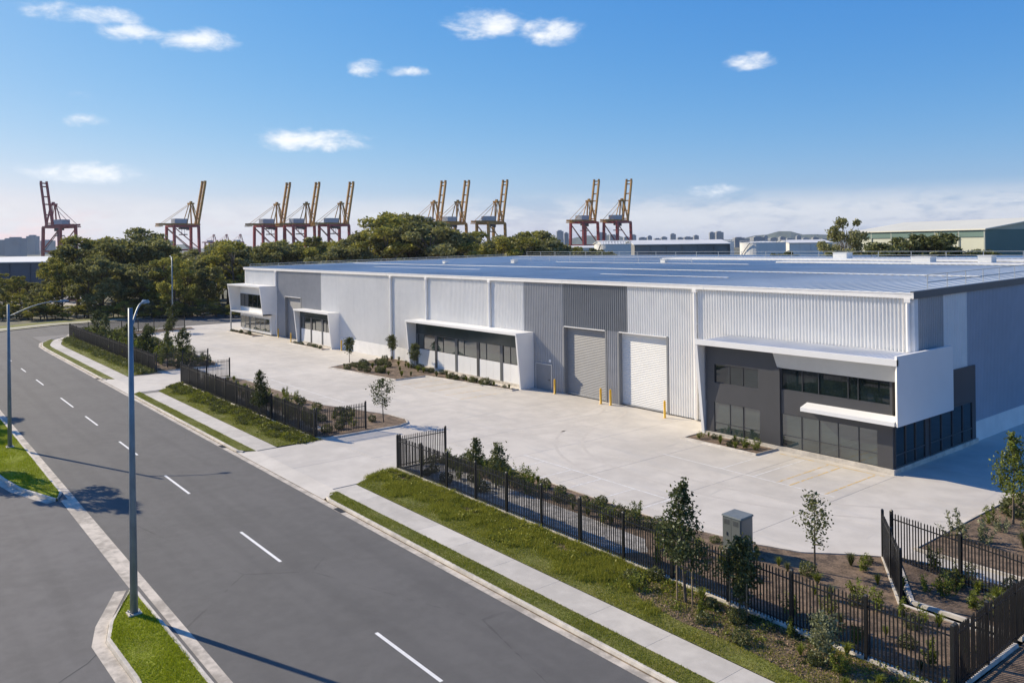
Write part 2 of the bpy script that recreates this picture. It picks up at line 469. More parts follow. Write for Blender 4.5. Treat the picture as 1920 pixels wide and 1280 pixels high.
def in_poly(pts, poly):
    x, y = pts[:, 0], pts[:, 1]; ins = np.zeros(len(pts), bool); n = len(poly)
    for i in range(n):
        x0, y0 = poly[i]; x1, y1 = poly[(i + 1) % n]
        c = ((y0 > y) != (y1 > y)) & (x < (x1 - x0) * (y - y0) / (y1 - y0 + 1e-12) + x0)
        ins ^= c
    return ins


def scatter(rng, poly, density):
    p = np.array(poly); lo, hi = p.min(0), p.max(0)
    n = int((hi - lo).prod() * density)
    q = rng.uniform(lo, hi, (n, 2))
    return q[in_poly(q, poly)]


def ribbon(poly, o0, o1, z0, z1=None, mb=None, closed=False):
    """flat strip along a polyline between two left-hand offsets"""
    mb = mb or MB(); z1 = z0 if z1 is None else z1
    P = [Vector((*p, 0)) for p in poly]; n = len(P)
    nor = []
    for i in range(n):
        a = P[i - 1] if (i > 0 or closed) else P[i]; b = P[(i + 1) % n] if (i < n - 1 or closed) else P[i]
        d = (b - a).normalized(); nn = Vector((-d.y, d.x, 0))
        d1 = (P[i] - a).normalized() if (P[i] - a).length > 0 else d
        k = max(0.4, abs(nn.dot(Vector((-d1.y, d1.x, 0)))))
        nor.append(nn / k)
    for i in range(n if closed else n - 1):
        j = (i + 1) % n
        q = [P[i] + nor[i] * o0 + UP * z0, P[j] + nor[j] * o0 + UP * z0, P[j] + nor[j] * o1 + UP * z1, P[i] + nor[i] * o1 + UP * z1]
        fz = (q[1] - q[0]).cross(q[3] - q[0]).z
        mb.face(q if fz > 0 or abs(fz) < 1e-9 else q[::-1])
    return mb


# ------------------------------------------------------------------ ground, roads, kerbs
ZR = -0.12
g = MB().face([(-9000, -9000, -0.25), (9000, -9000, -0.25), (9000, 9000, -0.25), (-9000, 9000, -0.25)])
g.build('ground', M_GROUND, kind='structure')

main_road = MB().face([(x, y, ZR) for x, y in [(60, 8.95), (60, 19.5), (-130, 19.5), (-136, 19.65), (-141, 20.45), (-145.5, 22.25), (-149, 25.55), (-151, 30), (-151.5, 36),
                                               (-151.5, 170), (-178, 170), (-176, 80), (-175, 50), (-172, 28), (-166, 18), (-160, -20), (-140, -20), (-140, 8.95)]]).build('road', M_ASPH, kind='structure')
MB().face([(x, y, ZR - 0.004) for x, y in [(60, -60), (60, 8.95), (-140, 8.95), (-140, -60)]]).build('service_road', M_APRON, kind='structure')
# centre line dashes
for a, b in ((-21.9, -26.2), (-34.9, -39.85), (-48.0, -52.9), (-59.4, -64.5), (-71.6, -76.3), (-81.4, -87.4), (-97.0, -101.7), (-109, -112.6), (-9, -14), (4, -1), (-121, -124.5)):
    MB().face([(b, 14.36, ZR + 0.004), (a, 14.36, ZR + 0.004), (a, 14.50, ZR + 0.004), (b, 14.50, ZR + 0.004)]).build('lane_dash', M_LINEW, main_road)

pts_ = [(-29.2, 4.0), (-30.1, 5.0), (-30.7, 5.8), (-31.4, 6.35)]
cb_ = MB(); ribbon([(-26.5, 2.2), (-27.8, 2.9)] + pts_, -0.016, 0.016, ZR + 0.001, None, cb_); cb_.build('crack_sealant', mat('sealant', (0.03, 0.03, 0.032), 0.7), main_road)
# right-hand kerb line (offsets to the left of travel towards +X... polyline runs from near to far, so left side is negative)
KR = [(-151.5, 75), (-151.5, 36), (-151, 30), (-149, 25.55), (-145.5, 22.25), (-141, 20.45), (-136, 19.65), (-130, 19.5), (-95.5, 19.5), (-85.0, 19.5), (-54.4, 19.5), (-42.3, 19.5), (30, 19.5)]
kb = MB()
ribbon(KR, 0.0, 0.38, ZR + 0.006, ZR - 0.006, kb)
kb.build('gutter', M_GUTTER, kind='structure')


db = MB(); ribbon(KR, 0.33, 0.382, ZR - 0.001, ZR + 0.012, db); db.build('gutter_dark_strip', mat('dark_strip', (0.17, 0.13, 0.085), 0.95, var=0.5, vscale=3), kind='structure')  # thin darker brown strip where the gutter meets the kerb


def kerb_run(poly, name='kerb', o=0.38, w=0.16, z0=ZR - 0.02, z1=0.012):
    b = MB()
    ribbon(poly, o, o + 0.035, z0, z1 - 0.015, b); ribbon(poly, o + 0.035, o + 0.05, z1 - 0.015, z1, b)
    ribbon(poly, o + 0.05, o + w, z1, z1, b); ribbon(poly, o + w, o + w + 0.005, z1, z1 - 0.1, b)
    return b.build(name, M_KERB, kind='structure')


kerb_run(KR[1:8] + [(-96.4, 19.5), (-95.6, 19.75)])
kerb_run([(-84.6, 19.75), (-83.9, 19.5), (-55.6, 19.5), (-54.9, 19.75)])
kerb_run([(-42.6, 20.3), (-42.2, 19.7), (-41.4, 19.5), (30, 19.5)])

# verge grass strips + footpath + lawn banks (soil sheets)
VERGES = [[(-41.6, 20.02), (30, 20.02), (30, 20.95), (-42.4, 20.95), (-42.4, 20.5)],
          [(-83.9, 20.02), (-55.4, 20.02), (-54.5, 20.9), (-85.0, 20.9)],
          [(-96.5, 20.02), (-130, 20.02), (-136, 20.2), (-140.8, 21.0), (-144.6, 22.4), (-143.4, 23.0), (-140, 21.9), (-136, 21.1), (-130, 20.9), (-95.0, 20.9)]]
vb = MB()
for p in VERGES: vb.face([(x, y, -0.006) for x, y in p])
vb.build('verge', M_LAWN, kind='structure')
BANK_C = [(-42.9, 22.42), (30, 22.42), (30, 25.82), (-10.9, 25.82), (-43.6, 25.82), (-44.25, 25.6), (-44.0, 24.4)]
BANK_B = [(-84.0, 22.4), (-54.7, 22.4), (-54.55, 25.4), (-87.0, 25.4), (-86.2, 24.2)]
BANK_A = [(-96.4, 22.4), (-130, 22.4), (-136, 22.6), (-139.5, 23.3), (-143, 24.4), (-146, 25.4), (-97.2, 25.4)]
bb = MB()
for p in (BANK_C, BANK_B, BANK_A): bb.face([(x, y, 0.012) for x, y in p])
bb.build('lawn_bank', M_LAWN, kind='structure')
# footpath: base with slabs
fp = MB()
fp.face([(30, 20.95, -0.02), (30, 22.4, -0.02), (-139, 22.4, -0.02), (-139, 20.9, -0.02)])
footpath = fp.build('footpath', M_JOINT, kind='structure')
x = 20.0
while x > -42.0:
    L = 3.0
    MB().bbox(max(x - L, -42.85) + 0.003, x - 0.003, 20.955, 22.40, -0.08, 0.004, 0.004).build('slab', M_PATH, footpath); x -= L
x = -54.6
while x > -83:
    L = 2.4
    MB().bbox(x - L + 0.003, x - 0.003, 20.905, 22.39, -0.08, 0.004, 0.004).build('slab', M_PATH, footpath); x -= L
x = -95.4
while x > -130:
    L = 3.4
    MB().bbox(x - L + 0.01, x - 0.01, 20.905, 22.39, -0.08, 0.004, 0.004).build('slab', M_PATH, footpath); x -= L
MB().prism([(-143.6, 22.9), (-140, 21.95), (-136, 21.15), (-132.9, 20.91), (-132.9, 22.38), (-136, 22.55), (-139.3, 23.2), (-142.4, 24.3), (-145.8, 25.5), (-147.2, 25.0)][::-1], -0.08, 0.004).build('slab', M_PATH, footpath)


# driveway crossings (sloping up from the gutter)
def crossing(x0, x1, y1, skew=0.0):
    b = MB()
    b.face([(x0, 19.86, ZR + 0.012), (x1, 19.86, ZR + 0.012), (x1 - 0.4, 20.95, 0.0), (x0 + 0.4, 20.95, 0.0)])
    b.build('driveway', M_CONC, kind='structure')


for x_ in (-57.8, -97.6, -39.6):
    b_ = MB(); b_.box(x_ - .45, x_ + .45, 19.53, 19.84, ZR - .03, ZR + .012)
    for k_ in range(9): b_.box(x_ - .42 + k_ * .1, x_ - .38 + k_ * .1, 19.54, 19.83, ZR + .012, ZR + .022)
    b_.build('drain_grate', mat('cast_iron', (0.05, 0.048, 0.046), 0.6), main_road)
crossing(-55.3, -41.9, 21); crossing(-96.2, -84.2, 21)

# yard: concrete slabs over a dark joint bed
yard = MB().face([(-151.3, 20.9, -0.05), (-16.9, 20.9, -0.05), (-16.9, 120, -0.05), (-151.3, 120, -0.05)]).build('yard', M_JOINT, kind='structure')


def yard_slab(x0, x1, y0, y1):
    MB().bbox(x0 + 0.008, x1 - 0.008, y0 + 0.008, y1 - 0.008, -0.12, 0.0, 0.006).build('concrete_slab', M_CONC, yard)


xs = [-17.0 - 6.1 * i for i in range(23)]
ys = [26.0, 32.2, 38.4, 44.7, 51.05]
for i in range(len(xs) - 1):
    for j in range(4): yard_slab(xs[i + 1], xs[i], ys[j], ys[j + 1])
for x0, x1 in ((-54.4, -48.6), (-48.6, -43.0)): yard_slab(x0, x1, 20.95, 26.0)
for x0, x1 in ((-95.6, -90.2), (-90.2, -84.7)): yard_slab(x0, x1, 20.95, 26.0)
for j in range(9): yard_slab(-23.5, -17.0, 51.05 + 6.2 * j, 57.25 + 6.2 * j)
for i in range(2): yard_slab(-151.2 + 7.1 * i, -144.1 + 7.1 * i, 51.05, 60)

# far side of the cross street: kerb, grass strip, path
KF = [(-178, 170), (-176, 80), (-175, 50), (-172, 28), (-166, 18), (-160, -20)]
b = MB(); ribbon(KF, 0, -0.5, 0.0, 0.02, b); b.build('kerb', M_KERB, kind='structure')
b = MB(); ribbon(KF, -0.5, -2.2, 0.0, 0.0, b); ribbon(KF, -4.0, -9.0, 0.0, 0.0, b); b.build('verge', M_LAWN, kind='structure')
b = MB(); ribbon(KF, -2.2, -4.0, 0.0, 0.0, b); b.build('footpath', M_PATH, kind='structure')

# left side: two grassed islands with kerbs, flush concrete strip between them
ISL1 = [(30, 8.62), (30, 6.2), (-24, 6.45), (-28.2, 6.85), (-31.8, 6.75), (-33.2, 7.15), (-36.1, 8.45)]
ISL2 = [(-51.6, 8.30), (-55.4, 7.05), (-58.4, 6.55), (-62, 6.2), (-85, 5.6), (-120, 5.4), (-120, 8.62), (-53.0, 8.62)]
lb = MB()
for p in (ISL1, ISL2): lb.prism(p, ZR - 0.05, -0.012)
lb.build('island_lawn', M_LUSHS, kind='structure')


def closed_kerb(poly, name='kerb', w=0.16, z0=ZR - 0.02, z1=0.012, o=0.0, m=None, parent=None):
    b = MB(); P = poly
    # polygon given clockwise or anticlockwise: make it anticlockwise so that left is inside
    A = sum(P[i][0] * P[(i + 1) % len(P)][1] - P[(i + 1) % len(P)][0] * P[i][1] for i in range(len(P)))
    if A < 0: P = P[::-1]
    ribbon(P, o - w, o - w + 0.03, z0, z1 - 0.012, b, True); ribbon(P, o - w + 0.03, o - w + 0.045, z1 - 0.012, z1, b, True)
    ribbon(P, o - w + 0.045, o, z1, z1, b, True); ribbon(P, o, o + 0.005, z1, z1 - 0.12, b, True)
    return b.build(name, m or M_KERB, parent, kind=None if parent else 'structure')


closed_kerb(ISL1); closed_kerb(ISL2)
# flush gutter strips round the islands
b = MB()
b.face([(-120, 8.80, ZR + .004), (30, 8.80, ZR + .004), (30, 9.18, ZR + .004), (-120, 9.18, ZR + .004)])
b.face([(-51.6, 8.44, ZR + .003), (-36.3, 8.44, ZR + .003), (-36.3, 8.798, ZR + .003), (-51.6, 8.798, ZR + .003)])
P1 = ISL1[1:]
ribbon(P1, 0.17, 0.62, ZR + .006, ZR + .002, b)
ribbon(ISL2[0:6], 0.17, 0.6, ZR + .006, ZR + .002, b)
b.build('gutter', M_GUTTER, kind='structure')

# ------------------------------------------------------------------ parking lines (painted on the yard)
def line(x0, y0, x1, y1, w=0.09, m=None, z=0.004):
    d = Vector((x1 - x0, y1 - y0, 0)).normalized(); n = Vector((-d.y, d.x, 0)) * w / 2
    a = Vector((x0, y0, z)); c = Vector((x1, y1, z))
    q = [a - n, c - n, c + n, a + n]
    MB().face(q).build('painted_line', m or M_LINEF, yard)


line(-35.6, 41.2, -23.4, 41.2); line(-30.9, 41.25, -30.9, 46.6); line(-28.6, 41.25, -28.6, 46.8)
for xx in (-27.0, -26.2, -24.0): line(xx, 41.25, xx, 46.8, 0.11, M_LINEY)
line(-30.5, 47.0, -23.5, 47.0, 0.1, M_LINEY)
line(-41.5, 34.1, -28.9, 34.1, 0.1)
for xx in (-39.4, -36.8, -34.2, -31.6, -29.0): line(xx, 31.2, xx, 34.05, 0.09)
line(-83, 33.5, -66, 33.5, 0.1)
for xx in (-80, -77.4, -74.8, -72.2, -69.6, -67.0): line(xx, 31.2, xx, 33.45, 0.08)
line(-71.5, 42.0, -60.2, 42.0, 0.09)
for xx in (-70.5, -68, -65.4, -62.8, -60.3): line(xx, 42.05, xx, 46.6, 0.11, M_LINEY)
line(-119, 44.6, -103, 44.6, 0.09)
for xx in (-118.5, -113, -108, -103.2): line(xx, 44.65, xx, 49.0, 0.1, M_LINEY if xx < -115 else M_LINEF)

M_TYRE = mat('tyre_scuff', (0.48, 0.44, 0.385), 0.7, extra=lambda N, geo, tc, c: N.mix(N.ramp(N.noise(geo, 2.2, 5, .65), .38, .62), c, (0.52, 0.48, 0.42)))
def tyre(cx, cy, r, a0, a1, w=0.22):
    pts = [(cx + r * math.cos(R(a0 + (a1 - a0) * k / 24)), cy + r * math.sin(R(a0 + (a1 - a0) * k / 24))) for k in range(25)]
    b_ = MB(); ribbon(pts, -w / 2, w / 2, 0.0025, None, b_); b_.build('tyre_mark', M_TYRE, yard)
for (cx, cy, r, a0, a1) in ((-62, 44, 13.5, -58, 25), (-62, 44, 11.6, -58, 25), (-55.5, 43, 11.0, -50, 38), (-55.5, 43, 9.1, -50, 38), (-34, 47, 12.5, 200, 268), (-34, 47, 10.6, 200, 268), (-31, 54, 18, 262, 318), (-31, 54, 16.1, 262, 318), (-128, 38, 12, -40, 50), (-128, 38, 10.1, -40, 50)): tyre(cx, cy, r, a0, a1)
# ------------------------------------------------------------------ the warehouse
WY, XL, XR, EAVE = 51.0, -137.0, -23.5, 10.65
SLOPE, RIDGE = 0.0135, 112.0
wh = empty('warehouse', (-80, 80, 0), label='long white ribbed metal warehouse with blue-grey roof and four canopied offices', cat='warehouse')


def ribs_front(x0, x1, z0, z1, m, name='wall_cladding', y=WY, pitch=0.25, depth=0.085):
    prof = []; n = max(1, round((x1 - x0) / pitch)); p = (x1 - x0) / n
    for i in range(n):
        a = x0 + i * p
        prof += [(a, y), (a + 0.44 * p, y), (a + 0.60 * p, y - depth), (a + 0.84 * p, y - depth)]
    prof.append((x1, y))
    b = MB()
    for i in range(len(prof) - 1):
        (xa, ya), (xb, yb) = prof[i], prof[i + 1]
        b.face([(xa, ya, z0), (xb, yb, z0), (xb, yb, z1), (xa, ya, z1)])
    return b.build(name, m, wh)


def ribs_side(y0, y1, z0, top, m, x=XR, name='gable_cladding', pitch=0.25, depth=0.05):
    prof = []; n = max(1, round((y1 - y0) / pitch)); p = (y1 - y0) / n
    for i in range(n):
        a = y0 + i * p
        prof += [(x, a), (x, a + 0.42 * p), (x + depth, a + 0.56 * p), (x + depth, a + 0.86 * p)]
    prof.append((x, y1)); b = MB()
    for i in range(len(prof) - 1):
        (xa, ya), (xb, yb) = prof[i], prof[i + 1]
        b.face([(xa, ya, z0), (xb, yb, z0), (xb, yb, top(yb)), (xa, ya, top(ya))])
    return b.build(name, m, wh)


# solid core behind the sheeting
b = MB()
b.box(XL + 0.1, -120.25, WY + 0.04, WY + 0.3, 0, EAVE - 0.2); b.box(-114.25, -55.95, WY + 0.04, WY + 0.3, 0, EAVE - 0.2)
b.box(-50.25, -48.95, WY + 0.04, WY + 0.3, 0, EAVE - 0.2); b.box(-43.25, XR - 0.1, WY + 0.04, WY + 0.3, 0, EAVE - 0.2)
b.box(-120.25, -114.25, WY + 0.04, WY + 0.3, 6.45, EAVE - 0.2); b.box(-55.95, -50.25, WY + 0.04, WY + 0.3, 6.37, EAVE - 0.2); b.box(-48.95, -43.25, WY + 0.04, WY + 0.3, 6.37, EAVE - 0.2)
b.build('wall_core', M_FASCIA, wh)
WT = EAVE - 0.15
ribs_front(XL, -123.35, 0, WT, M_WHITE)
for a, c, z0 in ((-123.35, -120.3, 0), (-120.3, -114.2, 6.42), (-114.2, -107.5, 0)): ribs_front(a, c, z0, WT, M_GREY)
for a, c in ((-107.5, -87.45), (-87.45, -79.3), (-79.3, -67.15), (-67.15, -61.75)): ribs_front(a, c, 1.58, WT, M_WHITE)
ribs_front(-61.75, -56.0, 0, WT, M_GREY)
ribs_front(-56.0, -47.8, 6.36, WT, M_DGREY)
ribs_front(-50.3, -48.9, 0, 6.355, M_GREY)
ribs_front(-47.8, -43.3, 6.36, WT, M_WHITE)
ribs_front(-43.3, -40.38, 0.1, WT, M_WHITE); ribs_front(-40.38, -23.9, 0.1, WT, M_WHITE)
# smooth dado panels
x = -107.4
while x < -62.0:
    x1 = min(x + 5.7, -61.85)
    MB().bbox(x + 0.012, x1 - 0.012, WY - 0.11, WY + 0.03, 0, 1.57, 0.012).build('dado_panel', M_DADO, wh); x = x1
# downpipes with brackets, rain heads
for xd in (-123.35, -87.45, -79.3, -67.15, -40.38, -23.78):
    d = MB(); d.use(M_TRIM)
    d.tube([(xd, WY - 0.22, 0.1 if xd not in (-23.78,) else 7.0), (xd, WY - 0.22, EAVE - 0.42)], 0.13, 10)
    d.box(xd - 0.2, xd + 0.2, WY - 0.36, WY - 0.06, EAVE - 0.55, EAVE - 0.3)
    for zz in (2.2, 4.6, 7.6): 
        if zz > 7 or xd != -23.78: d.box(xd - 0.16, xd + 0.16, WY - 0.2, WY - 0.055, zz, zz + 0.06)
    d.build('downpipe', None, wh)
# corner flashings
MB().box(-23.92, XR + 0.06, WY - 0.105, WY + 0.4, 0, WT).build('corner_flashing', M_TRIM, wh)
MB().box(XL - 0.06, XL + 0.25, WY - 0.105, WY + 0.4, 0, WT).build('corner_flashing', M_TRIM, wh)
# gutter along the eave in lengths
x = XL - 0.3
while x < XR:
    x1 = min(x + 16.3, XR + 0.12)
    b = MB(); b.use(M_TRIM)
    b.box(x, x1 - 0.01, WY - 0.30, WY - 0.08, EAVE - 0.30, EAVE + 0.02); b.box(x, x1 - 0.01, WY - 0.33, WY - 0.27, EAVE - 0.02, EAVE + 0.06)
    b.box(x1 - 0.09, x1, WY - 0.315, WY - 0.08, EAVE - 0.315, EAVE + 0.03)
    b.build('eave_gutter', None, wh); x = x1


def roof_z(y): return EAVE + 0.02 + (min(y, 2 * RIDGE - y) - WY) * SLOPE


# roof sheets (ribs run down the slope)
b = MB(); n = 160; p = (XR - XL) / n; prof = []
for i in range(n):
    a = XL + i * p
    prof += [(a, 0), (a + 0.8 * p, 0), (a + 0.86 * p, 0.045), (a + 0.94 * p, 0.045)]
prof.append((XR, 0))
for i in range(len(prof) - 1):
    (xa, za), (xb, zb) = prof[i], prof[i + 1]
    b.face([(xa, WY - 0.2, roof_z(WY - 0.2) + za), (xb, WY - 0.2, roof_z(WY - 0.2) + zb), (xb, RIDGE, roof_z(RIDGE) + zb), (xa, RIDGE, roof_z(RIDGE) + za)])
    b.face([(xa, RIDGE, roof_z(RIDGE) + za), (xb, RIDGE, roof_z(RIDGE) + zb), (xb, 172, roof_z(172) + zb), (xa, 172, roof_z(172) + za)])
roof = b.build('roof', M_ROOF, wh)
# pale ridge decks and walkways
b = MB(); b.box(-86, -25, 100, 104, roof_z(100) + 0.05, roof_z(104) + 0.22); b.build('walkway', M_ROOFW, roof)
b = MB(); b.box(-60, -25, 92, 95, roof_z(92) + 0.05, roof_z(95) + 0.16); b.build('walkway', M_ROOFW, roof)
for (xa, xb, yy, h) in ((-134, -27, 70, 0.10), (-112, -84, 62, 0.05), (-60, -44, 60, 0.05), (-96, -60, 86, 0.08)):
    MB().box(xa, xb, yy, yy + 0.3, roof_z(yy) + 0.05, roof_z(yy) + 0.05 + h * .6).build('walkway', M_ROOFW, roof)
MB().box(XL, XR, RIDGE - 0.4, RIDGE + 0.4, roof_z(RIDGE) + 0.03, roof_z(RIDGE) + 0.09).build('ridge_cap', M_ROOFW, roof)
for (xa, yy, w, d, h) in ((-45, 97, 2.2, 1.6, 0.7), (-38, 98, 1.4, 1.4, 0.8), (-31, 97, 2.4, 1.6, 0.8), (-60, 106, 2, 1.6, .9), (-28.5, 98, 1.5, 1.2, 0.6), (-100, 80, .8, .8, .5), (-112, 75, .7, .7, .4), (-76, 88, .8, .8, .5)):
    v = MB(); v.box(xa, xa + w, yy, yy + d, roof_z(yy) + 0.05, roof_z(yy) + h); v.box(xa - 0.06, xa + w + 0.06, yy - 0.06, yy + d + 0.06, roof_z(yy) + h, roof_z(yy) + h + 0.06)
    v.build('roof_unit', M_ROOFW, roof)


def guard(pts, name='guard_rail', h=1.0, step=2.6, parent=roof):
    b = MB()
    for (p, q) in zip(pts[:-1], pts[1:]):
        p = Vector(p); q = Vector(q); L = (q - p).length; n = max(1, int(L / step))
        for k in range(n + 1):
            c = p.lerp(q, k / n); b.bar(c, c + UP * h, 0.05, n=4)
        for hh in (h, h * 0.5): b.bar(p + UP * hh, q + UP * hh, 0.05, n=4)
    return b.build(name, M_ALU, parent)


guard([(-132, 110, roof_z(110)), (-24, 110, roof_z(110))], step=4.5)
guard([(-24.1, 54.2, roof_z(54.2)), (-24.1, 110, roof_z(110))], step=2.9)
guard([(-136.5, 51.6, roof_z(51.6)), (-136.5, 108, roof_z(108))], h=0.55, step=5)
guard([(-112, 90, roof_z(90)), (-72, 90, roof_z(90))], h=0.6, step=5)
# gable wall
top = lambda y: roof_z(y) - 0.18
MB().box(XR - 0.25, XR - 0.02, WY + 0.4, 172, 0, 10.4).build('gable_core', M_FASCIA, wh)
ribs_side(WY + 0.42, 55.0, 1.4, top, M_GREY); ribs_side(55.0, 58.6, 1.4, top, M_BGREY if False else M_WHITE); ribs_side(58.6, 112, 1.4, top, M_BGREY)
yy = WY + 0.42
while yy < 110:
    MB().box(XR - 0.01, XR + 0.06, yy + 0.012, yy + 5.9 - 0.012, 0, 1.39).build('dado_panel', M_DADO, wh); yy += 5.9
MB().hexa([(XR - .1, WY - 0.28, roof_z(WY - .28) - .34), (XR + .14, WY - 0.28, roof_z(WY - .28) - .34), (XR + .14, 112, roof_z(112) - .34), (XR - .1, 112, roof_z(112) - .34)],
          [(XR - .1, WY - 0.28, roof_z(WY - .28) + .12), (XR + .14, WY - 0.28, roof_z(WY - .28) + .12), (XR + .14, 112, roof_z(112) + .12), (XR - .1, 112, roof_z(112) + .12)]).build('barge_capping', M_FASCIA, wh)
MB().hexa([(XL - .14, WY - 0.28, roof_z(WY - .28) - .3), (XL + .1, WY - 0.28, roof_z(WY - .28) - .3), (XL + .1, 112, roof_z(112) - .3), (XL - .14, 112, roof_z(112) - .3)],
          [(XL - .14, WY - 0.28, roof_z(WY - .28) + .1), (XL + .1, WY - 0.28, roof_z(WY - .28) + .1), (XL + .1, 112, roof_z(112) + .1), (XL - .14, 112, roof_z(112) + .1)]).build('barge_capping', M_TRIM, wh)
MB().box(XL - 0.05, XL + 0.05, WY + 0.4, 112, 0, 10.5).build('gable_cladding', M_WHITE, wh)
MB().box(XL, XR, 171.6, 171.9, 0, 10.4).build('back_wall', M_WHITE, wh)


# roller doors: curtain (rolled ribs), side guides, head lintel
def roller(x0, x1, h, m):
    y = WY + 0.32; b = MB(); n = int(h / 0.145); p = h / n; prof = []
    for i in range(n):
        z = i * p; prof += [(y, z), (y - 0.012, z + 0.2 * p), (y - 0.03, z + 0.5 * p), (y - 0.012, z + 0.8 * p)]
    prof.append((y, h))
    for i in range(len(prof) - 1):
        (ya, za), (yb, zb) = prof[i], prof[i + 1]
        b.face([(x0, ya, za), (x1, ya, za), (x1, yb, zb), (x0, yb, zb)])
    c = b.build('roller_door', m, wh, smooth=False)
    for xx in (x0, x1):
        MB().box(xx - 0.09, xx + 0.09, WY - 0.10, WY + 0.33, 0, h + 0.02).build('door_guide', M_DGREY, c)
    MB().box(x0 + 0.09, x1 - 0.09, WY - 0.115, WY + 0.33, h - 0.02, h + 0.06).build('lintel', M_TRIM, c)
    MB().box(x0 + 0.1, x1 - 0.1, y - 0.06, y + 0.02, 0.02, 0.14).build('bottom_rail', M_ALU, c)


roller(-55.9, -50.35, 6.3, M_DOORG); roller(-48.85, -43.35, 6.3, M_DOORW); roller(-120.2, -114.3, 6.4, M_DOORG)
# personnel door beside the first roller door
pd = MB().box(-59.85, -57.65, WY - 0.115, WY - 0.03, 0.02, 2.45).build('personnel_door', M_DOORG, wh)
b = MB(); b.box(-59.95, -59.85, WY - 0.13, WY - 0.03, 0, 2.55); b.box(-57.65, -57.55, WY - 0.13, WY - 0.03, 0, 2.55); b.box(-59.85, -57.65, WY - 0.13, WY - 0.03, 2.452, 2.55); b.build('door_frame', M_ALU, pd)
b = MB(); b.box(-57.95, -57.85, WY - 0.16, WY - 0.115, 1.0, 1.08); b.box(-58.1, -57.85, WY - 0.19, WY - 0.16, 1.02, 1.06); b.build('handle', M_MULL, pd)
MB().box(-58.0, -57.7, WY - 0.09, WY - 0.06, 2.75, 3.0).build('wall_light', M_TRIM, wh)


# ---- offices
def glazing(par, x0, x1, z0, z1, y, cuts, trans=(), m=None, mull=None, w=0.04, d=0.05):
    """panes between mullions on a front (facing -Y); cuts = inner x positions, trans = inner z positions"""
    X = [x0] + list(cuts) + [x1]; Z = [z0] + list(trans) + [z1]
    for i in range(len(X) - 1):
        for j in range(len(Z) - 1):
            t = random.uniform(-0.012, 0.012); t2 = random.uniform(-0.012, 0.012)
            MB().face([(X[i], y - t, Z[j]), (X[i + 1], y + t, Z[j]), (X[i + 1], y + t + t2, Z[j + 1]), (X[i], y - t + t2, Z[j + 1])]).build('pane', m or M_GLASS, par)
    for xx in X: MB().box(xx - w / 2, xx + w / 2, y - d, y + 0.02, z0 - w / 2, z1 + w / 2).build('mullion', mull or M_MULL, par)
    for zz in Z: MB().box(x0 + w / 2, x1 - w / 2, y - d + 0.012, y + 0.02, zz - w / 2, zz + w / 2).build('transom', mull or M_MULL, par)


def glazing_side(par, y0, y1, z0, z1, x, cuts, trans=(), m=None):
    Y = [y0] + list(cuts) + [y1]; Z = [z0] + list(trans) + [z1]
    for i in range(len(Y) - 1):
        for j in range(len(Z) - 1):
            t = random.uniform(-0.004, 0.004)
            MB().face([(x - t, Y[i], Z[j]), (x + t, Y[i + 1], Z[j]), (x + t, Y[i + 1], Z[j + 1]), (x - t, Y[i], Z[j + 1])]).build('pane', m or M_GLASS, par)
    for q in Y: MB().box(x - 0.02, x + 0.06, q - 0.03, q + 0.03, z0 - .03, z1 + .03).build('mullion', M_MULL, par)
    for q in Z: MB().box(x - 0.02, x + 0.05, y0 + .03, y1 - .03, q - 0.03, q + 0.03).build('transom', M_MULL, par)


# near office, front at Y=47.75, box frame reaching out to Y=46.9
FY, OX0, OX1 = 47.75, -37.3, -23.36
b = MB(); b.use(M_CHAR)
b.box(-37.0, OX1, FY + 0.12, WY - 0.08, 0.3, 6.6)                   # body
b.box(OX1 - 0.5, OX1, WY - 0.08, 59.6, 0.3, 5.35)                   # return along the gable
b.box(-37.0, -36.35, FY, FY + 0.12, 0.3, 2.5); b.box(-32.5, -31.15, FY - 0.06, FY + 0.12, 0.3, 2.5)
b.box(-37.0, -31.15, FY - 0.06, FY + 0.12, 2.5, 3.9)
b.box(-37.0, -36.25, FY - 0.06, FY + 0.12, 3.9, 5.25); b.box(-32.6, -31.15, FY - 0.06, FY + 0.12, 3.9, 5.25)
b.box(-37.0, -31.15, FY - 0.06, FY + 0.12, 5.25, 6.6)
b.box(-31.15, OX1, FY, FY + 0.12, 2.52, 4.1)
b.box(-31.15, -30.85, FY, FY + 0.12, 0.3, 2.52); b.box(-24.3, OX1, FY, FY + 0.12, 0.3, 2.52)
b.box(-31.15, -30.85, FY, FY + 0.12, 4.1, 5.55); b.box(-23.5, OX1, FY, FY + 0.12, 4.1, 5.55)
off = b.build('office_block', None, wh)
setp(off, label='charcoal two-storey office with white wing frame at the near corner')
b = MB(); b.hexa([(-31.13, FY - 0.02, 5.55), (-22.8, FY - 0.02, 5.55), (-22.8, FY + 0.115, 5.55), (-31.13, FY + 0.115, 5.55)],
                 [(-31.13, FY - 0.55, 6.6), (-22.8, FY - 0.55, 6.6), (-22.8, FY + 0.115, 6.6), (-31.13, FY + 0.115, 6.6)]); b.build('sloping_panel', M_SOFF, off)
glazing(off, -36.25, -32.6, 3.92, 5.23, FY + 0.06, (-35.0, -33.9))
glazing(off, -30.85, -23.5, 4.12, 5.53, FY + 0.07, (-29.31, -28.15, -26.15, -25.5))
glazing(off, -36.35, -32.5, 0.32, 2.48, FY + 0.07, (-35.0, -33.9), (1.02,), M_GLASSG)
glazing(off, -30.85, -24.3, 0.32, 2.5, FY + 0.07, (-29.4, -28.15, -26.85, -25.5), (1.08,), M_GLASSG)
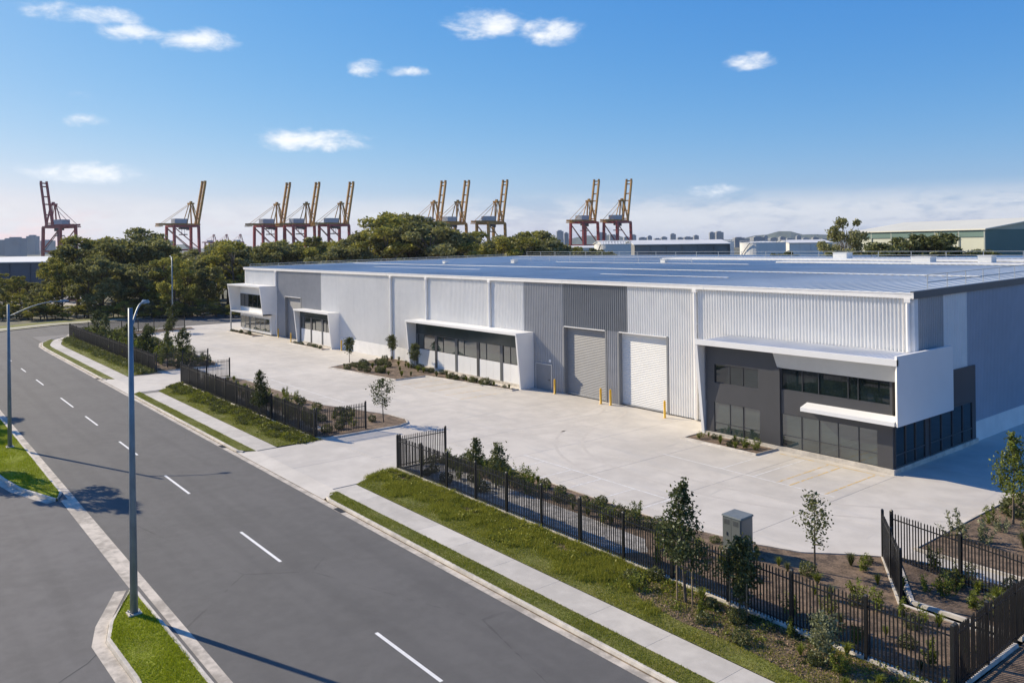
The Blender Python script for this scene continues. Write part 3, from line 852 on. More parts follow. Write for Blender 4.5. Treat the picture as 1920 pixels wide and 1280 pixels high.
glazing_side(off, 48.0, 51.9, 0.34, 2.9, OX1 + 0.004, (49.3, 50.6), (1.1,)); glazing_side(off, 52.6, 58.9, 0.34, 2.9, OX1 + 0.004, (54.2, 55.8, 57.4), (1.1,))
b = MB(); b.box(-37.05, OX1 + 0.12, FY - 0.12, FY + 0.115, -0.02, 0.295); b.box(OX1 - 0.1, OX1 + 0.12, FY + 0.115, 59.7, -0.02, 0.295); b.build('plinth', M_KERB, off)
# white frame: roof slab, fascia, side slab, left fin, lower blade
MB().hexa([(OX0 - 0.1, 46.9, 6.62), (-22.66, 46.9, 6.62), (-22.66, 47.12, 6.62), (OX0 - 0.1, 47.12, 6.62)], [(OX0 - 0.1, 46.9, 7.0), (-22.66, 46.9, 7.0), (-22.66, 47.12, 7.0), (OX0 - 0.1, 47.12, 7.0)]).build('fascia', M_PANELW, off)
b = MB(); b.box(OX0, -22.87, 47.122, FY + 0.12, 6.60, 6.66); b.build('soffit', M_SOFF, off)
# canopy roof with shallow ribs
b = MB(); n = 60; p = (-22.9 - OX0) / n
for i in range(n):
    a = OX0 + i * p
    for (xa, za, xb, zb) in ((a, 6.86, a + .7 * p, 6.86), (a + .7 * p, 6.86, a + .78 * p, 6.90), (a + .78 * p, 6.90, a + .92 * p, 6.90), (a + .92 * p, 6.90, a + p, 6.86)):
        b.face([(xa, 47.12, za), (xb, 47.12, zb), (xb, WY - 0.06, zb + 0.1), (xa, WY - 0.06, za + 0.1)])
b.build('canopy_roof', M_ROOFW, off)
MB().hexa([(-22.87, 47.12, 3.05), (-22.66, 46.9, 3.05), (-22.66, 54.45, 3.05), (-22.87, 54.45, 3.05)], [(-22.87, 47.12, 7.19), (-22.66, 46.9, 7.19), (-22.66, 54.45, 7.19), (-22.87, 54.45, 7.19)]).build('side_slab', M_PANELW, off)
MB().box(-23.36, -22.87, 47.8, 54.4, 3.06, 3.12).build('slab_underside', M_SOFF, off)
MB().box(-23.36, -22.87, 51.0, 54.4, 6.7, 6.78).build('slab_topside', M_PANELW, off)
MB().hexa([(OX0 - 0.1, FY - 0.08, 0.0), (OX0 + 0.14, FY - 0.08, 0.0), (OX0 + 0.14, WY - 0.06, 0.0), (OX0 - 0.1, WY - 0.06, 0.0)],
          [(OX0 - 0.1, 46.92, 6.62), (OX0 + 0.14, 46.92, 6.62), (OX0 + 0.14, WY - 0.06, 6.62), (OX0 - 0.1, WY - 0.06, 6.62)]).build('wing_wall', M_PANELW, off)
MB().hexa([(-28.95, 46.92, 3.06), (-22.87, 46.92, 3.06), (-22.87, FY - 0.005, 3.06), (-28.95, FY - 0.005, 3.06)], [(-28.95, 46.92, 3.30), (-22.87, 46.92, 3.30), (-22.87, FY - 0.005, 3.52), (-28.95, FY - 0.005, 3.52)]).build('sun_blade', M_PANELW, off)
MB().box(-31.3, -30.9, FY - 0.10, FY - 0.062, 0.3, 5.54).build('column', M_CHAR, off)


def canopy_office(x0, x1, yf, h, bays, label, fy=50.05):
    b = MB(); b.use(M_CHAR)
    b.box(x0 + 0.25, x1 - 0.25, fy + 0.1, WY - 0.07, 0.25, h - 0.12)
    o = b.build('office_block', None, wh, label=label)
    L = x1 - x0 - 0.5; n = bays; bw = L / n
    MB().box(x0 + 0.25, x1 - 0.25, fy, fy + 0.1, 3.85, h - 0.13).build('spandrel', mat('spandrel_glass', (0.028, 0.042, 0.044), 0.12, var=.2, vscale=.5), o)
    MB().box(x0 + 0.24, x1 - 0.24, fy - 0.1, fy + 0.1, 0, 0.25).build('plinth', M_KERB, o)
    for i in range(n):
        a = x0 + 0.25 + i * bw
        MB().box(a, a + 0.45, fy - 0.03, fy + 0.1, 0.25, 3.85).build('column', M_CHAR if i % 2 else M_FASCIA, o)
        q = [a + 0.45 + (bw - 0.45) * k / 3 for k in range(4)]
        glazing(o, q[0], q[3], 2.15, 3.82, fy + 0.05, q[1:2], (), M_GLASSG)
        for k in range(3):
            MB().bbox(q[k] + 0.01, q[k + 1] - 0.01, fy + 0.0, fy + 0.09, 0.26, 2.1, 0.004).build('base_panel', M_PANELW, o)
    MB().box(x0, x1, yf, WY - 0.06, h - 0.1, h).build('canopy_roof', M_ROOFW, o)
    MB().box(x0 - 0.02, x1 + 0.02, yf - 0.06, yf - 0.002, h - 0.2, h + 0.03).build('fascia', M_PANELW, o)
    MB().hexa([(x1 - 0.2, yf + 0.5, 0), (x1, yf + 0.5, 0), (x1, WY - 0.06, 0), (x1 - 0.2, WY - 0.06, 0)], [(x1 - 0.2, yf, h - 0.1), (x1, yf, h - 0.1), (x1, WY - 0.06, h - 0.1), (x1 - 0.2, WY - 0.06, h - 0.1)]).build('wing_wall', M_PANELW, o)
    MB().hexa([(x0, yf + 0.5, 0), (x0 + 0.2, yf + 0.5, 0), (x0 + 0.2, WY - 0.06, 0), (x0, WY - 0.06, 0)], [(x0, yf, h - 0.1), (x0 + 0.2, yf, h - 0.1), (x0 + 0.2, WY - 0.06, h - 0.1), (x0, WY - 0.06, h - 0.1)]).build('wing_wall', M_PANELW, o)
    return o


canopy_office(-80.7, -60.25, 48.75, 5.45, 5, 'low office with white canopy behind the planted island')
canopy_office(-113.0, -101.6, 49.15, 4.95, 3, 'small canopied office right of the far roller door')
# far office: raised white box over a pale ground floor
b = MB(); b.use(M_PANELW); b.box(-136.8, -123.6, 50.0, WY - 0.07, 0.2, 7.7)
fo = b.build('office_block', None, wh, label='far white two-storey office with raised box frame')
x0, x1, yf, z0, z1 = -137.6, -123.25, 48.05, 3.3, 7.95
MB().box(x0, x1, yf, WY - 0.06, z1 - 0.12, z1).build('canopy_roof', M_ROOFW, fo)
MB().hexa([(x0, yf + .5, z0), (x1, yf + .5, z0), (x1, 50.0, z0), (x0, 50.0, z0)], [(x0, yf + .45, z0 + 0.2), (x1, yf + .45, z0 + 0.2), (x1, 50.0, z0 + .2), (x0, 50.0, z0 + .2)]).build('sun_blade', M_PANELW, fo)
for xx in (x0, x1 - 0.2):
    MB().hexa([(xx, yf + .5, z0), (xx + .2, yf + .5, z0), (xx + .2, WY - .06, z0), (xx, WY - .06, z0)], [(xx, yf, z1 - .12), (xx + .2, yf, z1 - .12), (xx + .2, WY - .06, z1 - .12), (xx, WY - .06, z1 - .12)]).build('wing_wall', M_PANELW, fo)
MB().box(x0, x1, yf - 0.05, yf - .002, z1 - 0.2, z1 + 0.03).build('fascia', M_PANELW, fo)
glazing(fo, -136.6, -124.0, 4.2, 6.3, 49.96, (-134.8, -133, -131, -129, -127, -125.4))
glazing(fo, -136.6, -124.0, 0.6, 2.6, 49.96, (-134.4, -132.2, -130, -128, -126), (), M_GLASSG, M_ALU)
MB().box(-136.9, -136.7, 48.2, 48.4, 0, 3.3).build('column', M_ALU, fo)

# ------------------------------------------------------------------ garden beds on the yard
BEDS = {
    'front': [(-43.9, 26.05), (-10.9, 26.05), (-10.9, 30.6), (-14.9, 30.7), (-17.55, 34.7), (-18.6, 33.9), (-20.1, 32.5), (-22.1, 31.75), (-24.6, 31.3), (-27, 31.0), (-33, 31.0), (-40, 31.1), (-42.9, 30.5), (-43.9, 29.6)],
    'middle': [(-87.0, 25.65), (-55.35, 25.65), (-54.5, 26.0), (-54.45, 32.2), (-54.9, 33.2), (-56.0, 33.7), (-58.5, 33.6), (-62, 32.6), (-66, 31.3), (-84, 31.1), (-87, 30.6)],
    'far': [(-147.4, 25.6), (-97.2, 25.6), (-97.2, 32.3), (-99.5, 33.2), (-106, 33.6), (-130, 33.9), (-139, 33.2), (-141.5, 35.0), (-144.5, 44.5), (-147.4, 45.0)],
    'island': [(-86.2, 41.9), (-73.3, 43.1), (-73.3, 46.9), (-60.3, 48.3), (-60.3, 48.7), (-80.6, 49.0), (-81.0, 50.85), (-88.0, 50.85), (-87.6, 46.0)],
    'office': [(-37.3, 45.6), (-31.3, 45.5), (-31.2, 47.5), (-37.4, 47.55)],
    'right': [(-17.0, 36.9), (-9.5, 36.9), (-2, 37), (-2, 60), (-17.0, 60)],
    'pen': [(-14.6, 31.4), (-10.9, 31.4), (-10.9, 33.0), (-2, 33), (-2, 35.4), (-16.4, 35.4), (-16.9, 35.0)],
    'smallA': [(-112.8, 48.4), (-101.8, 48.4), (-101.8, 49.1), (-112.8, 49.1)],
    'smallB': [(-136.0, 47.6), (-125.0, 47.6), (-125.0, 48.9), (-136.0, 48.9)],
}
BED_LABEL = {'front': 'bed_front'}
for k, poly in BEDS.items():
    A = sum(poly[i][0] * poly[(i + 1) % len(poly)][1] - poly[(i + 1) % len(poly)][0] * poly[i][1] for i in range(len(poly)))
    P = poly if A > 0 else poly[::-1]; BEDS[k] = P
    bed = MB().face([(x, y, 0.075) for x, y in P]).build('garden_bed', M_MULCH, kind='structure')
    closed_kerb(P, 'kerb', 0.15, -0.02, 0.12, parent=bed)
MB().face([(-43.7, 26.12, 0.079), (-25.5, 26.12, 0.079), (-24.6, 27.4, 0.079), (-25.8, 28.5, 0.079), (-30, 28.6, 0.079), (-43.7, 28.6, 0.079)]).build('gravel_strip', mat('gravel', (0.36, 0.34, 0.31), 0.9, var=0.45, vscale=14, bump=1.0, bscale=45), kind='structure')
MB().face([(-86.8, 25.72, 0.079), (-57.5, 25.72, 0.079), (-57.5, 27.4, 0.079), (-86.8, 27.4, 0.079)]).build('gravel_strip', MATS['gravel'], kind='structure')
# path strip between pen and right bed
MB().box(-17.0, -2, 35.55, 36.7, -0.06, 0.02).build('footpath', M_PATH, kind='structure')
# the yard apron right of the drive is a lawn/mulch reserve
MB().face([(-10.75, 20.9, 0.006), (60, 20.9, 0.006), (60, 130, 0.006), (-10.75, 130, 0.006)]).build('reserve_ground', M_MULCH, kind='structure')
# concrete mowing strip under the front fences
b = MB()
for a, c in ((-146.4, -97.0), (-87.3, -55.2), (-44.1, -10.8)): b.box(a, c, 25.83 if a > -50 else 25.43, 26.03 if a > -50 else 25.63, -0.05, 0.035)
b.build('mowing_strip', M_PATH, kind='structure')

# ------------------------------------------------------------------ fences
PK = MB(); PK.box(-0.019, 0.019, -0.019, 0.019, 0.09, 2.0); PK.hexa([(-.019, -.019, 2.0), (.019, -.019, 2.0), (.019, .019, 2.0), (-.019, .019, 2.0)], [(-.006, -.006, 2.05), (.006, -.006, 2.05), (.006, .006, 2.05), (-.006, .006, 2.05)])
ME_PICKET = PK.mesh('picket', M_BLACK)
PO = MB(); PO.box(-0.055, 0.055, -0.055, 0.055, 0.0, 2.12); PO.hexa([(-.06, -.06, 2.12), (.06, -.06, 2.12), (.06, .06, 2.12), (-.06, .06, 2.12)], [(-.03, -.03, 2.17), (.03, -.03, 2.17), (.03, .03, 2.17), (-.03, .03, 2.17)])
ME_POST = PO.mesh('post', M_BLACK)


def fence(p, q, label, name='fence', group=None, spacing=0.135, bay=2.7, joined=False, cat='fence', z=0.03):
    p = Vector((*p, 0)); q = Vector((*q, 0)); L = (q - p).length
    rz = math.atan2(q.y - p.y, q.x - p.x)
    r = empty(name, (p.x, p.y, z), rz, label=label, cat=cat, group=group)
    nb = max(1, round(L / bay))
    for i in range(nb + 1):
        o = bpy.data.objects.new('post', ME_POST); COL.objects.link(o); o.parent = r; o.location = (L * i / nb, 0, 0)
    for i in range(nb):
        a, c = L * i / nb + 0.055, L * (i + 1) / nb - 0.055
        for zz in (0.22, 1.78):
            MB().box(a, c, -0.02, 0.02, zz - 0.022, zz + 0.022).build('rail', M_BLACK, r, world=False)
    n = int(L / spacing)
    xs_ = [L * (i + 0.5) / n for i in range(n)]
    if joined:
        b = MB()
        for xx in xs_: b.box(xx - .019, xx + .019, -.019, .019, .09, 2.03)
        b.build('picket', M_BLACK, r, world=False, kind='stuff')
    else:
        for xx in xs_:
            o = bpy.data.objects.new('picket', ME_PICKET); COL.objects.link(o); o.parent = r
            o.location = (xx, 0.022 if False else 0.0, 0); o.rotation_euler = (random.gauss(0, .004), random.gauss(0, .004), 0)
    return r


fence((-44.05, 25.93), (-10.9, 25.93), 'long black picket fence in front of the near garden bed')
fence((-44.05, 26.1), (-44.05, 29.55), 'short black fence return right of the main driveway')
fence((-87.25, 25.53), (-55.25, 25.53), 'black picket fence between the two driveways')
fence((-55.25, 25.7), (-55.25, 29.75), 'short black fence return left of the main driveway')
fence((-87.25, 25.7), (-87.25, 30.6), 'short black fence return right of the far driveway')
fence((-146.3, 25.53), (-97.1, 25.53), 'distant black picket fence left of the far driveway', joined=True)
fence((-97.1, 25.7), (-97.1, 31.5), 'short black fence return left of the far driveway')
fence((-146.3, 25.7), (-146.3, 43.5), 'black picket fence facing the cross street', joined=True)
fence((-10.9, 26.1), (-10.9, 33.2), 'black picket fence running back at the right edge of the picture', cat='fence')
fence((-17.2, 34.95), (-11.0, 33.7), 'black picket fence panel in front of the pale path at right')
fence((-17.5, 34.75), (-14.85, 30.85), 'black picket gate leaf standing open, seen edge-on', name='gate', cat='gate')


# ------------------------------------------------------------------ street lamps
def lamp(x, y, h, arm, ang, label, z=0.0):
    r = empty('street_lamp', (x, y, z), 0, label=label, cat='street lamp', group='street lamps')
    b = MB(); b.box(x - .24, x + .24, y - .24, y + .24, z, z + 0.05)
    for dx in (-.17, .17):
        for dy in (-.17, .17): b.tube([(x + dx, y + dy, z + .05), (x + dx, y + dy, z + .12)], .03, 6)
    b.build('base_plate', M_KERB, r)
    MB().tube([(x, y, z + 0.05), (x, y, h * .5), (x, y, h)], [0.145, 0.115, 0.085], 12).build('pole', M_GALV, r, smooth=True)
    c, s = math.cos(ang), math.sin(ang)
    pts = []
    for k in range(9):
        t = k / 8; pts.append((x + c * arm * t, y + s * arm * t, h - 0.9 + 1.0 * math.sin(t * math.pi / 2)))
    MB().tube(pts, [0.05 - 0.015 * k / 8 for k in range(9)], 8).build('arm', M_GALV, r, smooth=True)
    e = Vector(pts[-1]); d = Vector((c, s, 0.04)); n = Vector((-s, c, 0))
    hd = MB()
    lo = [e + n * .05 - UP * .05, e + d * .45 + n * .15 - UP * .06, e + d * .75 + n * .09 - UP * .05, e + d * .75 - n * .09 - UP * .05, e + d * .45 - n * .15 - UP * .06, e - n * .05 - UP * .05]
    hi = [e + n * .04 + UP * .04, e + d * .45 + n * .10 + UP * .09, e + d * .72 + n * .06 + UP * .03, e + d * .72 - n * .06 + UP * .03, e + d * .45 - n * .10 + UP * .09, e - n * .04 + UP * .04]
    hd.hexa(lo, hi); hd.build('lantern', M_GALV, r)
    return r


lamp(-33.4, 7.92, 11.75, 1.5, R(150), 'tall grey street lamp on the near grass island')
lamp(-67.5, 7.90, 10.2, 3.1, R(72), 'grey street lamp with curved arm at the left edge')
lamp(-152.3, 43.2, 12.6, 2.4, R(170), 'distant pale street lamp at the cross street corner', z=0.0)

# ------------------------------------------------------------------ bollards
BM = MB(); BM.lathe([(0.14, 0.0), (0.14, 0.02), (0.095, 0.03), (0.095, 1.28), (0.085, 1.34), (0.055, 1.38), (0.0, 1.4)], 14)
ME_BOL = BM.mesh('bollard', M_YEL, True)
for (x, y, lab) in ((-56.45, 50.25, 'yellow bollard left of the grey roller door'), (-50.2, 50.05, 'yellow bollard at the right edge of the grey roller door'), (-49.2, 50.25, 'yellow bollard at the left edge of the white roller door'),
                    (-42.75, 49.8, 'yellow bollard right of the white roller door'), (-121.0, 50.1, 'yellow bollard left of the far roller door'), (-113.7, 49.0, 'yellow bollard right of the far roller door'), (-99.6, 50.1, 'yellow bollard beside the small canopied office')):
    setp(link('bollard', ME_BOL), lab, 'bollard', 'yellow bollards at the doors').location = (x, y, 0)

# ------------------------------------------------------------------ electrical cabinet
ec = empty('electrical_cabinet', (-21.95, 30.45, 0.07), 0, label='grey metal electrical cabinet standing in the front garden bed', cat='cabinet')
x0, x1, y0, y1 = -22.45, -21.5, 30.0, 30.9
MB().box(x0 - .06, x1 + .06, y0 - .06, y1 + .06, 0.0, 0.16).build('plinth', M_KERB, ec)
MB().box(x0, x1, y0, y1, 0.16, 1.72).build('body', M_BOX, ec)
MB().hexa([(x0 - .04, y0 - .04, 1.72), (x1 + .04, y0 - .04, 1.72), (x1 + .04, y1 + .04, 1.72), (x0 - .04, y1 + .04, 1.72)], [(x0 - .02, y0 - .02, 1.78), (x1 + .02, y0 - .02, 1.78), (x1 + .02, y1 + .02, 1.80), (x0 - .02, y1 + .02, 1.80)]).build('lid', M_BOX, ec)
for a, c in ((x0 + .02, (x0 + x1) / 2 - .008), ((x0 + x1) / 2 + .008, x1 - .02)):
    dd = MB().box(a, c, y0 - .022, y0 - .001, 0.2, 1.68).build('door', M_BOX, ec)
    MB().box((a + c) / 2 - .02, (a + c) / 2 + .02, y0 - .05, y0 - .022, 0.9, 1.05).build('handle', M_MULL, dd)
    for k in range(5): MB().box(a + .08, c - .08, y0 - .03, y0 - .022, 1.4 + k * .045, 1.42 + k * .045).build('louvre', M_MULL, dd)
MB().box(x1 + .001, x1 + .02, y0 + .05, y1 - .05, 0.2, 1.68).build('side_panel', M_BOX, ec)

# ------------------------------------------------------------------ vegetation
rng = np.random.default_rng(11)


def grass(name, polys, dens, h, w, z, m, label):
    V, Fc, k = [], [], 0
    for p, d in zip(polys, dens):
        q = scatter(rng, p, d)
        # patchy length: slow noise from a few sines
        n = 0.5 + 0.25 * np.sin(q[:, 0] * 1.7 + np.sin(q[:, 1] * 2.3)) + 0.25 * np.sin(q[:, 0] * 0.6 + q[:, 1] * 3.1)
        v, f = blades(rng, q, z, h, w); v = v.reshape(-1, 3, 3); v[:, 2, 2] = z + (v[:, 2, 2] - z) * (0.6 + 0.8 * n); v = v.reshape(-1, 3)
        V.append(v); Fc.append(f + k); k += len(v)
    me = np_mesh(name, np.concatenate(V), np.concatenate(Fc), m, 3)
    return setp(link(name, me), label, 'grass', None, 'stuff')


clip = lambda p, x0, x1: [(min(max(x, x0), x1), y) for x, y in p]
grass('grass', [clip(VERGES[0], -43, -9), VERGES[1], VERGES[2]], [1300, 700, 260], 0.055, 0.011, -0.01, L_TURF, 'short mown turf strips between kerb and footpath')
grass('grass', [clip(BANK_C, -45, -9), BANK_B, BANK_A], [900, 500, 200], 0.07, 0.013, 0.005, L_GRASS, 'rougher lawn between footpath and fences')
grass('grass', [clip(ISL1, -40, -18), clip(ISL2, -85, -50)], [1300, 700], 0.075, 0.013, -0.02, L_LUSH, 'bright green grass on the road islands')


def cover(name, spots, leaf, m, label, dens=60, hgt=0.16, rad=0.45):
    V, Fc, k = [], [], 0
    for (x, y, z, s) in spots:
        n = int(dens * s)
        c = rng.normal(size=(n, 3)) * np.array([rad * s, rad * s, 0]) * 0.5 + np.array([x, y, z])
        rr = np.hypot(c[:, 0] - x, c[:, 1] - y) / (rad * s)
        c[:, 2] += rng.uniform(0.15, 1, n) * hgt * s * np.clip(1.1 - rr * rr, 0.1, 1)
        v, f = leaf_quads(rng, c, leaf, 0.5, 0.2); V.append(v); Fc.append(f + k); k += len(v)
    return setp(link(name, np_mesh(name, np.concatenate(V), np.concatenate(Fc), m)), label, 'ground cover', None, 'stuff')


def rand_spots(poly, n, z, s0=0.6, s1=1.4, cond=None):
    out = []
    q = scatter(rng, poly, 40.0); rng.shuffle(q)
    for x, y in q:
        if cond is None or cond(x, y): out.append((x, y, z, rng.uniform(s0, s1)))
        if len(out) >= n: break
    return out


bankc = clip(BANK_C, -45, -9)
cover('ground_cover', rand_spots(bankc, 150, 0.01, .5, 1.3, lambda x, y: y > 23.7 + 0.5 * math.sin(x * 1.3) and x < -21), 0.055, L_GRASS, 'tufted green ground cover below the near fence', 90, 0.2)
cover('ground_cover', rand_spots(bankc, 150, 0.01, .4, 1.0, lambda x, y: y > 24.3 + .5 * math.sin(x * .9)), 0.05, L_DARK, 'dark ground cover patches below the near fence', 80, 0.2)
cover('ground_cover', rand_spots(bankc, 60, 0.01, .4, 1.0, lambda x, y: y > 23.3 and x > -24), 0.05, L_LIME, 'yellow-green ground cover by the near corner', 60, 0.22)
cover('ground_cover', rand_spots(BANK_B, 420, 0.01, .5, 1.2, lambda x, y: y > 23.6 + 0.4 * math.sin(x * 1.1)), 0.07, L_OLIVE, 'low olive ground cover below the middle fence', 70, 0.24)
cover('ground_cover', rand_spots(BANK_B, 120, 0.01, .6, 1.3, lambda x, y: y > 23.8), 0.07, L_GRASS, 'green ground cover below the middle fence', 70, 0.24)
cover('ground_cover', rand_spots(BANK_A, 300, 0.01, .7, 1.7, lambda x, y: y > 23.7), 0.10, L_OLIVE, 'low ground cover below the far fence', 50, 0.3)
MULCH_PATCH = [[(-23.6, 25.7), (-23.0, 24.2), (-21.5, 23.6), (-19.4, 23.35), (-17.0, 23.5), (-14.5, 23.25), (-11, 23.1), (-9, 23.1), (-9, 25.8)], [(-44.1, 25.5), (-43.6, 24.9), (-41.8, 24.4), (-40.6, 25.0), (-41.6, 25.6)],
               [(-36, 24.6), (-34.2, 24.2), (-33.2, 24.7), (-34.6, 25.1)], [(-29.2, 24.9), (-27.6, 24.4), (-26.2, 24.8), (-27.8, 25.4)],
               [(-64.5, 24.9), (-62.5, 24.2), (-60.0, 24.0), (-57.8, 24.4), (-58.6, 25.0)], [(-80, 24.9), (-76, 24.2), (-70, 24.2), (-68, 24.9)]]

def off_patch(x, y): return not any(in_poly(np.array([[x, y]]), p)[0] for p in MULCH_PATCH)


def tufts(spots, m, label, nb=46, h=0.2, rad=0.24):
    q, zz = [], []
    for (x, y, z, s_) in spots:
        n = int(nb * s_); q.append(rng.normal(size=(n, 2)) * rad * s_ * .6 + np.array([x, y]))
    q = np.concatenate(q); v, f = blades(rng, q, 0.01, h, 0.014)
    return setp(link('long_grass', np_mesh('long_grass', v, f, m, 3)), label, 'grass', None, 'stuff')


tufts(rand_spots(bankc, 1500, 0.01, .5, 1.5, lambda x, y: y > 23.5 + 0.45 * math.sin(x * 1.3) + 0.3 * math.sin(x * 3.7) and x < -20.5 and off_patch(x, y)), L_GRASS, 'long tussocky grass on the bank below the near fence')
tufts(rand_spots(BANK_B, 380, 0.01, .6, 1.4, lambda x, y: y > 23.6 + 0.4 * math.sin(x * 1.1) and off_patch(x, y)), L_GRASS, 'long tussocky grass on the bank below the middle fence', 30, .24, .3)
tufts(rand_spots(BANK_A, 700, 0.01, .6, 1.6, lambda x, y: y > 23.8), L_TURF, 'long grass below the far fence', 20, .3, .35)
# bare mulch patches with chips
def chips(polys, dens, z, label):
    V, Fc, k = [], [], 0
    for p, d in zip(polys, dens):
        q = scatter(rng, p, d); c = np.column_stack([q, z + rng.uniform(0.0, 0.03, len(q))])
        v, f = leaf_quads(rng, c, 0.045, 0.35, 0.75); V.append(v); Fc.append(f + k); k += len(v)
    return setp(link('mulch_chips', np_mesh('mulch_chips', np.concatenate(V), np.concatenate(Fc), M_CHIP)), label, 'mulch', None, 'stuff')


b = MB()
for p in MULCH_PATCH: b.face([(x, y, 0.020) for x, y in p])
b.build('mulch_patch', M_MULCH, kind='structure')
chips([BEDS['front'], BEDS['middle'], BEDS['island'], clip(BEDS['right'], -17, -9), BEDS['office'], clip(BEDS['pen'], -17, -9)] + MULCH_PATCH, [170, 60, 40, 120, 120, 120] + [260] * 4 + [120] * 2, 0.03, 'brown bark mulch spread over the garden beds')


def plant_mesh(name, kind, seed, m):
    r = np.random.default_rng(seed)
    if kind == 'round':
        n = 650; d = r.normal(size=(n, 3)); d /= np.linalg.norm(d, axis=1)[:, None]
        rad = r.uniform(0.55, 1.0, n) ** 0.5
        lump = 1 + 0.25 * np.sin(d[:, 0] * 5 + seed) * np.cos(d[:, 1] * 4 + seed)
        c = d * (rad * lump)[:, None] * np.array([.42, .42, .36]); c[:, 2] = np.abs(c[:, 2] + 0.22) + 0.04
        v, f = leaf_quads(r, c, 0.055, 0.5, 0.1)
    elif kind == 'upright':
        n = 520; st = r.normal(size=(9, 2)) * 0.16; k = r.integers(0, 9, n); t = r.uniform(0.1, 1, n)
        c = np.column_stack([st[k] * (0.6 + 1.0 * t[:, None]) + r.normal(size=(n, 2)) * 0.05, t * (0.75 + 0.25 * np.sin(k * 2.1))])
        v, f = leaf_quads(r, c, 0.06, 0.4, 0.0)
    else:   # strappy tuft: long thin folded blades
        n = 110; V = []
        for i in range(n):
            an = r.uniform(0, 6.28); L = r.uniform(.4, .75); sp = r.uniform(.1, .42); w = 0.012
            d = np.array([math.cos(an), math.sin(an)]); pz = np.array([-d[1], d[0]]) * w
            p0 = d * .03; p1 = d * sp * .5; p2 = d * sp
            V += [[*(p0 - pz), 0], [*(p0 + pz), 0], [*(p1 + pz), L * .75], [*(p1 - pz), L * .75], [*(p1 - pz), L * .75], [*(p1 + pz), L * .75], [*(p2 + pz * .2), L * .8], [*(p2 - pz * .2), L * .8]]
        v = np.array(V); f = np.arange(len(v)).reshape(-1, 4)
    return np_mesh(name, v, f, m)


SH = {'round_olive': [plant_mesh('shrub', 'round', i, L_OLIVE) for i in (1, 2, 3)], 'round_dark': [plant_mesh('shrub', 'round', i, L_DARK) for i in (4, 5)],
      'upright_lime': [plant_mesh('shrub', 'upright', i, L_LIME) for i in (6, 7, 8)], 'tuft': [plant_mesh('tuft', 'tuft', i, L_OLIVE) for i in (9, 10)],
      'tuft_lime': [plant_mesh('tuft', 'tuft', i, L_LIME) for i in (11, 12)], 'pale': [plant_mesh('shrub', 'upright', i, L_PALE) for i in (13, 14)]}
KINDTXT = {'round_olive': ('shrub', 'round olive-green shrub'), 'round_dark': ('shrub', 'dark green rounded shrub'), 'upright_lime': ('shrub', 'upright lime-green young shrub'),
           'tuft': ('tuft', 'strappy olive grass tuft'), 'tuft_lime': ('tuft', 'strappy lime-green grass tuft'), 'pale': ('shrub', 'pale grey-green shrub')}


def plants(poly, n, where, mixture, s0=0.7, s1=1.3, z=0.07, cond=None, mind=0.55):
    pts = []
    q = scatter(rng, poly, 12.0); rng.shuffle(q)
    for x, y in q:
        if cond and not cond(x, y): continue
        if all((x - a) ** 2 + (y - c) ** 2 > mind ** 2 for a, c in pts): pts.append((x, y))
        if len(pts) >= n: break
    ks = list(mixture)
    for x, y in pts:
        k = ks[rng.integers(0, len(ks))]; nm, txt = KINDTXT[k]
        o = link('shrub' if nm == 'shrub' else 'grass_tuft', SH[k][rng.integers(0, len(SH[k]))])
        o.location = (x, y, z); s = rng.uniform(s0, s1); o.scale = (s * rng.uniform(.85, 1.2), s * rng.uniform(.85, 1.2), s); o.rotation_euler = (0, 0, rng.uniform(0, 6.28))
        setp(o, f'{txt} {where}', 'shrub' if nm == 'shrub' else 'grass tuft', f'{txt}s {where}')


def inset(poly, d):
    c = np.mean(np.array(poly), 0)
    out = []
    for x, y in poly:
        v = np.array([x, y]) - c; L = np.linalg.norm(v); out.append(tuple(c + v * (L - d) / L))
    return out


plants([(-42.8, 28.7), (-24.5, 28.7), (-24.5, 30.6), (-42.8, 30.6)], 44, 'in the hedge row behind the near fence', ('round_olive', 'round_olive', 'upright_lime', 'tuft_lime'), 0.7, 1.2)
plants([(-43.6, 26.3), (-36, 26.3), (-36, 30.4), (-43.6, 29.5)], 18, 'beside the driveway end of the near fence', ('round_dark', 'round_olive', 'upright_lime'), 0.6, 1.1)
plants([(-24.5, 26.5), (-11.3, 26.5), (-11.3, 30.2), (-15.2, 30.4), (-17.4, 34.0), (-20.2, 32.0), (-24.5, 30.9)], 48, 'in the mulch bed around the cabinet', ('upright_lime', 'round_olive', 'tuft_lime', 'tuft', 'upright_lime'), 0.5, 0.95)
plants(MULCH_PATCH[0], 24, 'in the mulch outside the near fence', ('upright_lime', 'tuft_lime', 'round_olive'), 0.5, 0.9, 0.02)
plants([(-86.5, 26.2), (-56, 26.2), (-55.2, 28), (-55.2, 32), (-62, 32), (-66, 30.8), (-86, 30.4)], 60, 'in the bed behind the middle fence', ('round_olive', 'upright_lime', 'round_dark', 'tuft_lime'), 0.6, 1.15)
plants(inset(BEDS['island'], .9), 44, 'on the planted island by the low office', ('tuft', 'round_olive', 'tuft_lime', 'round_dark'), 0.7, 1.2, cond=lambda x, y: True)
plants([(-80.4, 48.3), (-61, 48.35), (-60.6, 48.6), (-80.4, 48.9)], 26, 'along the foot of the low office', ('round_dark', 'tuft'), 0.5, 0.8, mind=.4)
plants(inset(BEDS['office'], .45), 14, 'in the small bed at the charcoal office', ('tuft_lime', 'upright_lime', 'round_dark'), 0.5, 0.8, mind=.45)
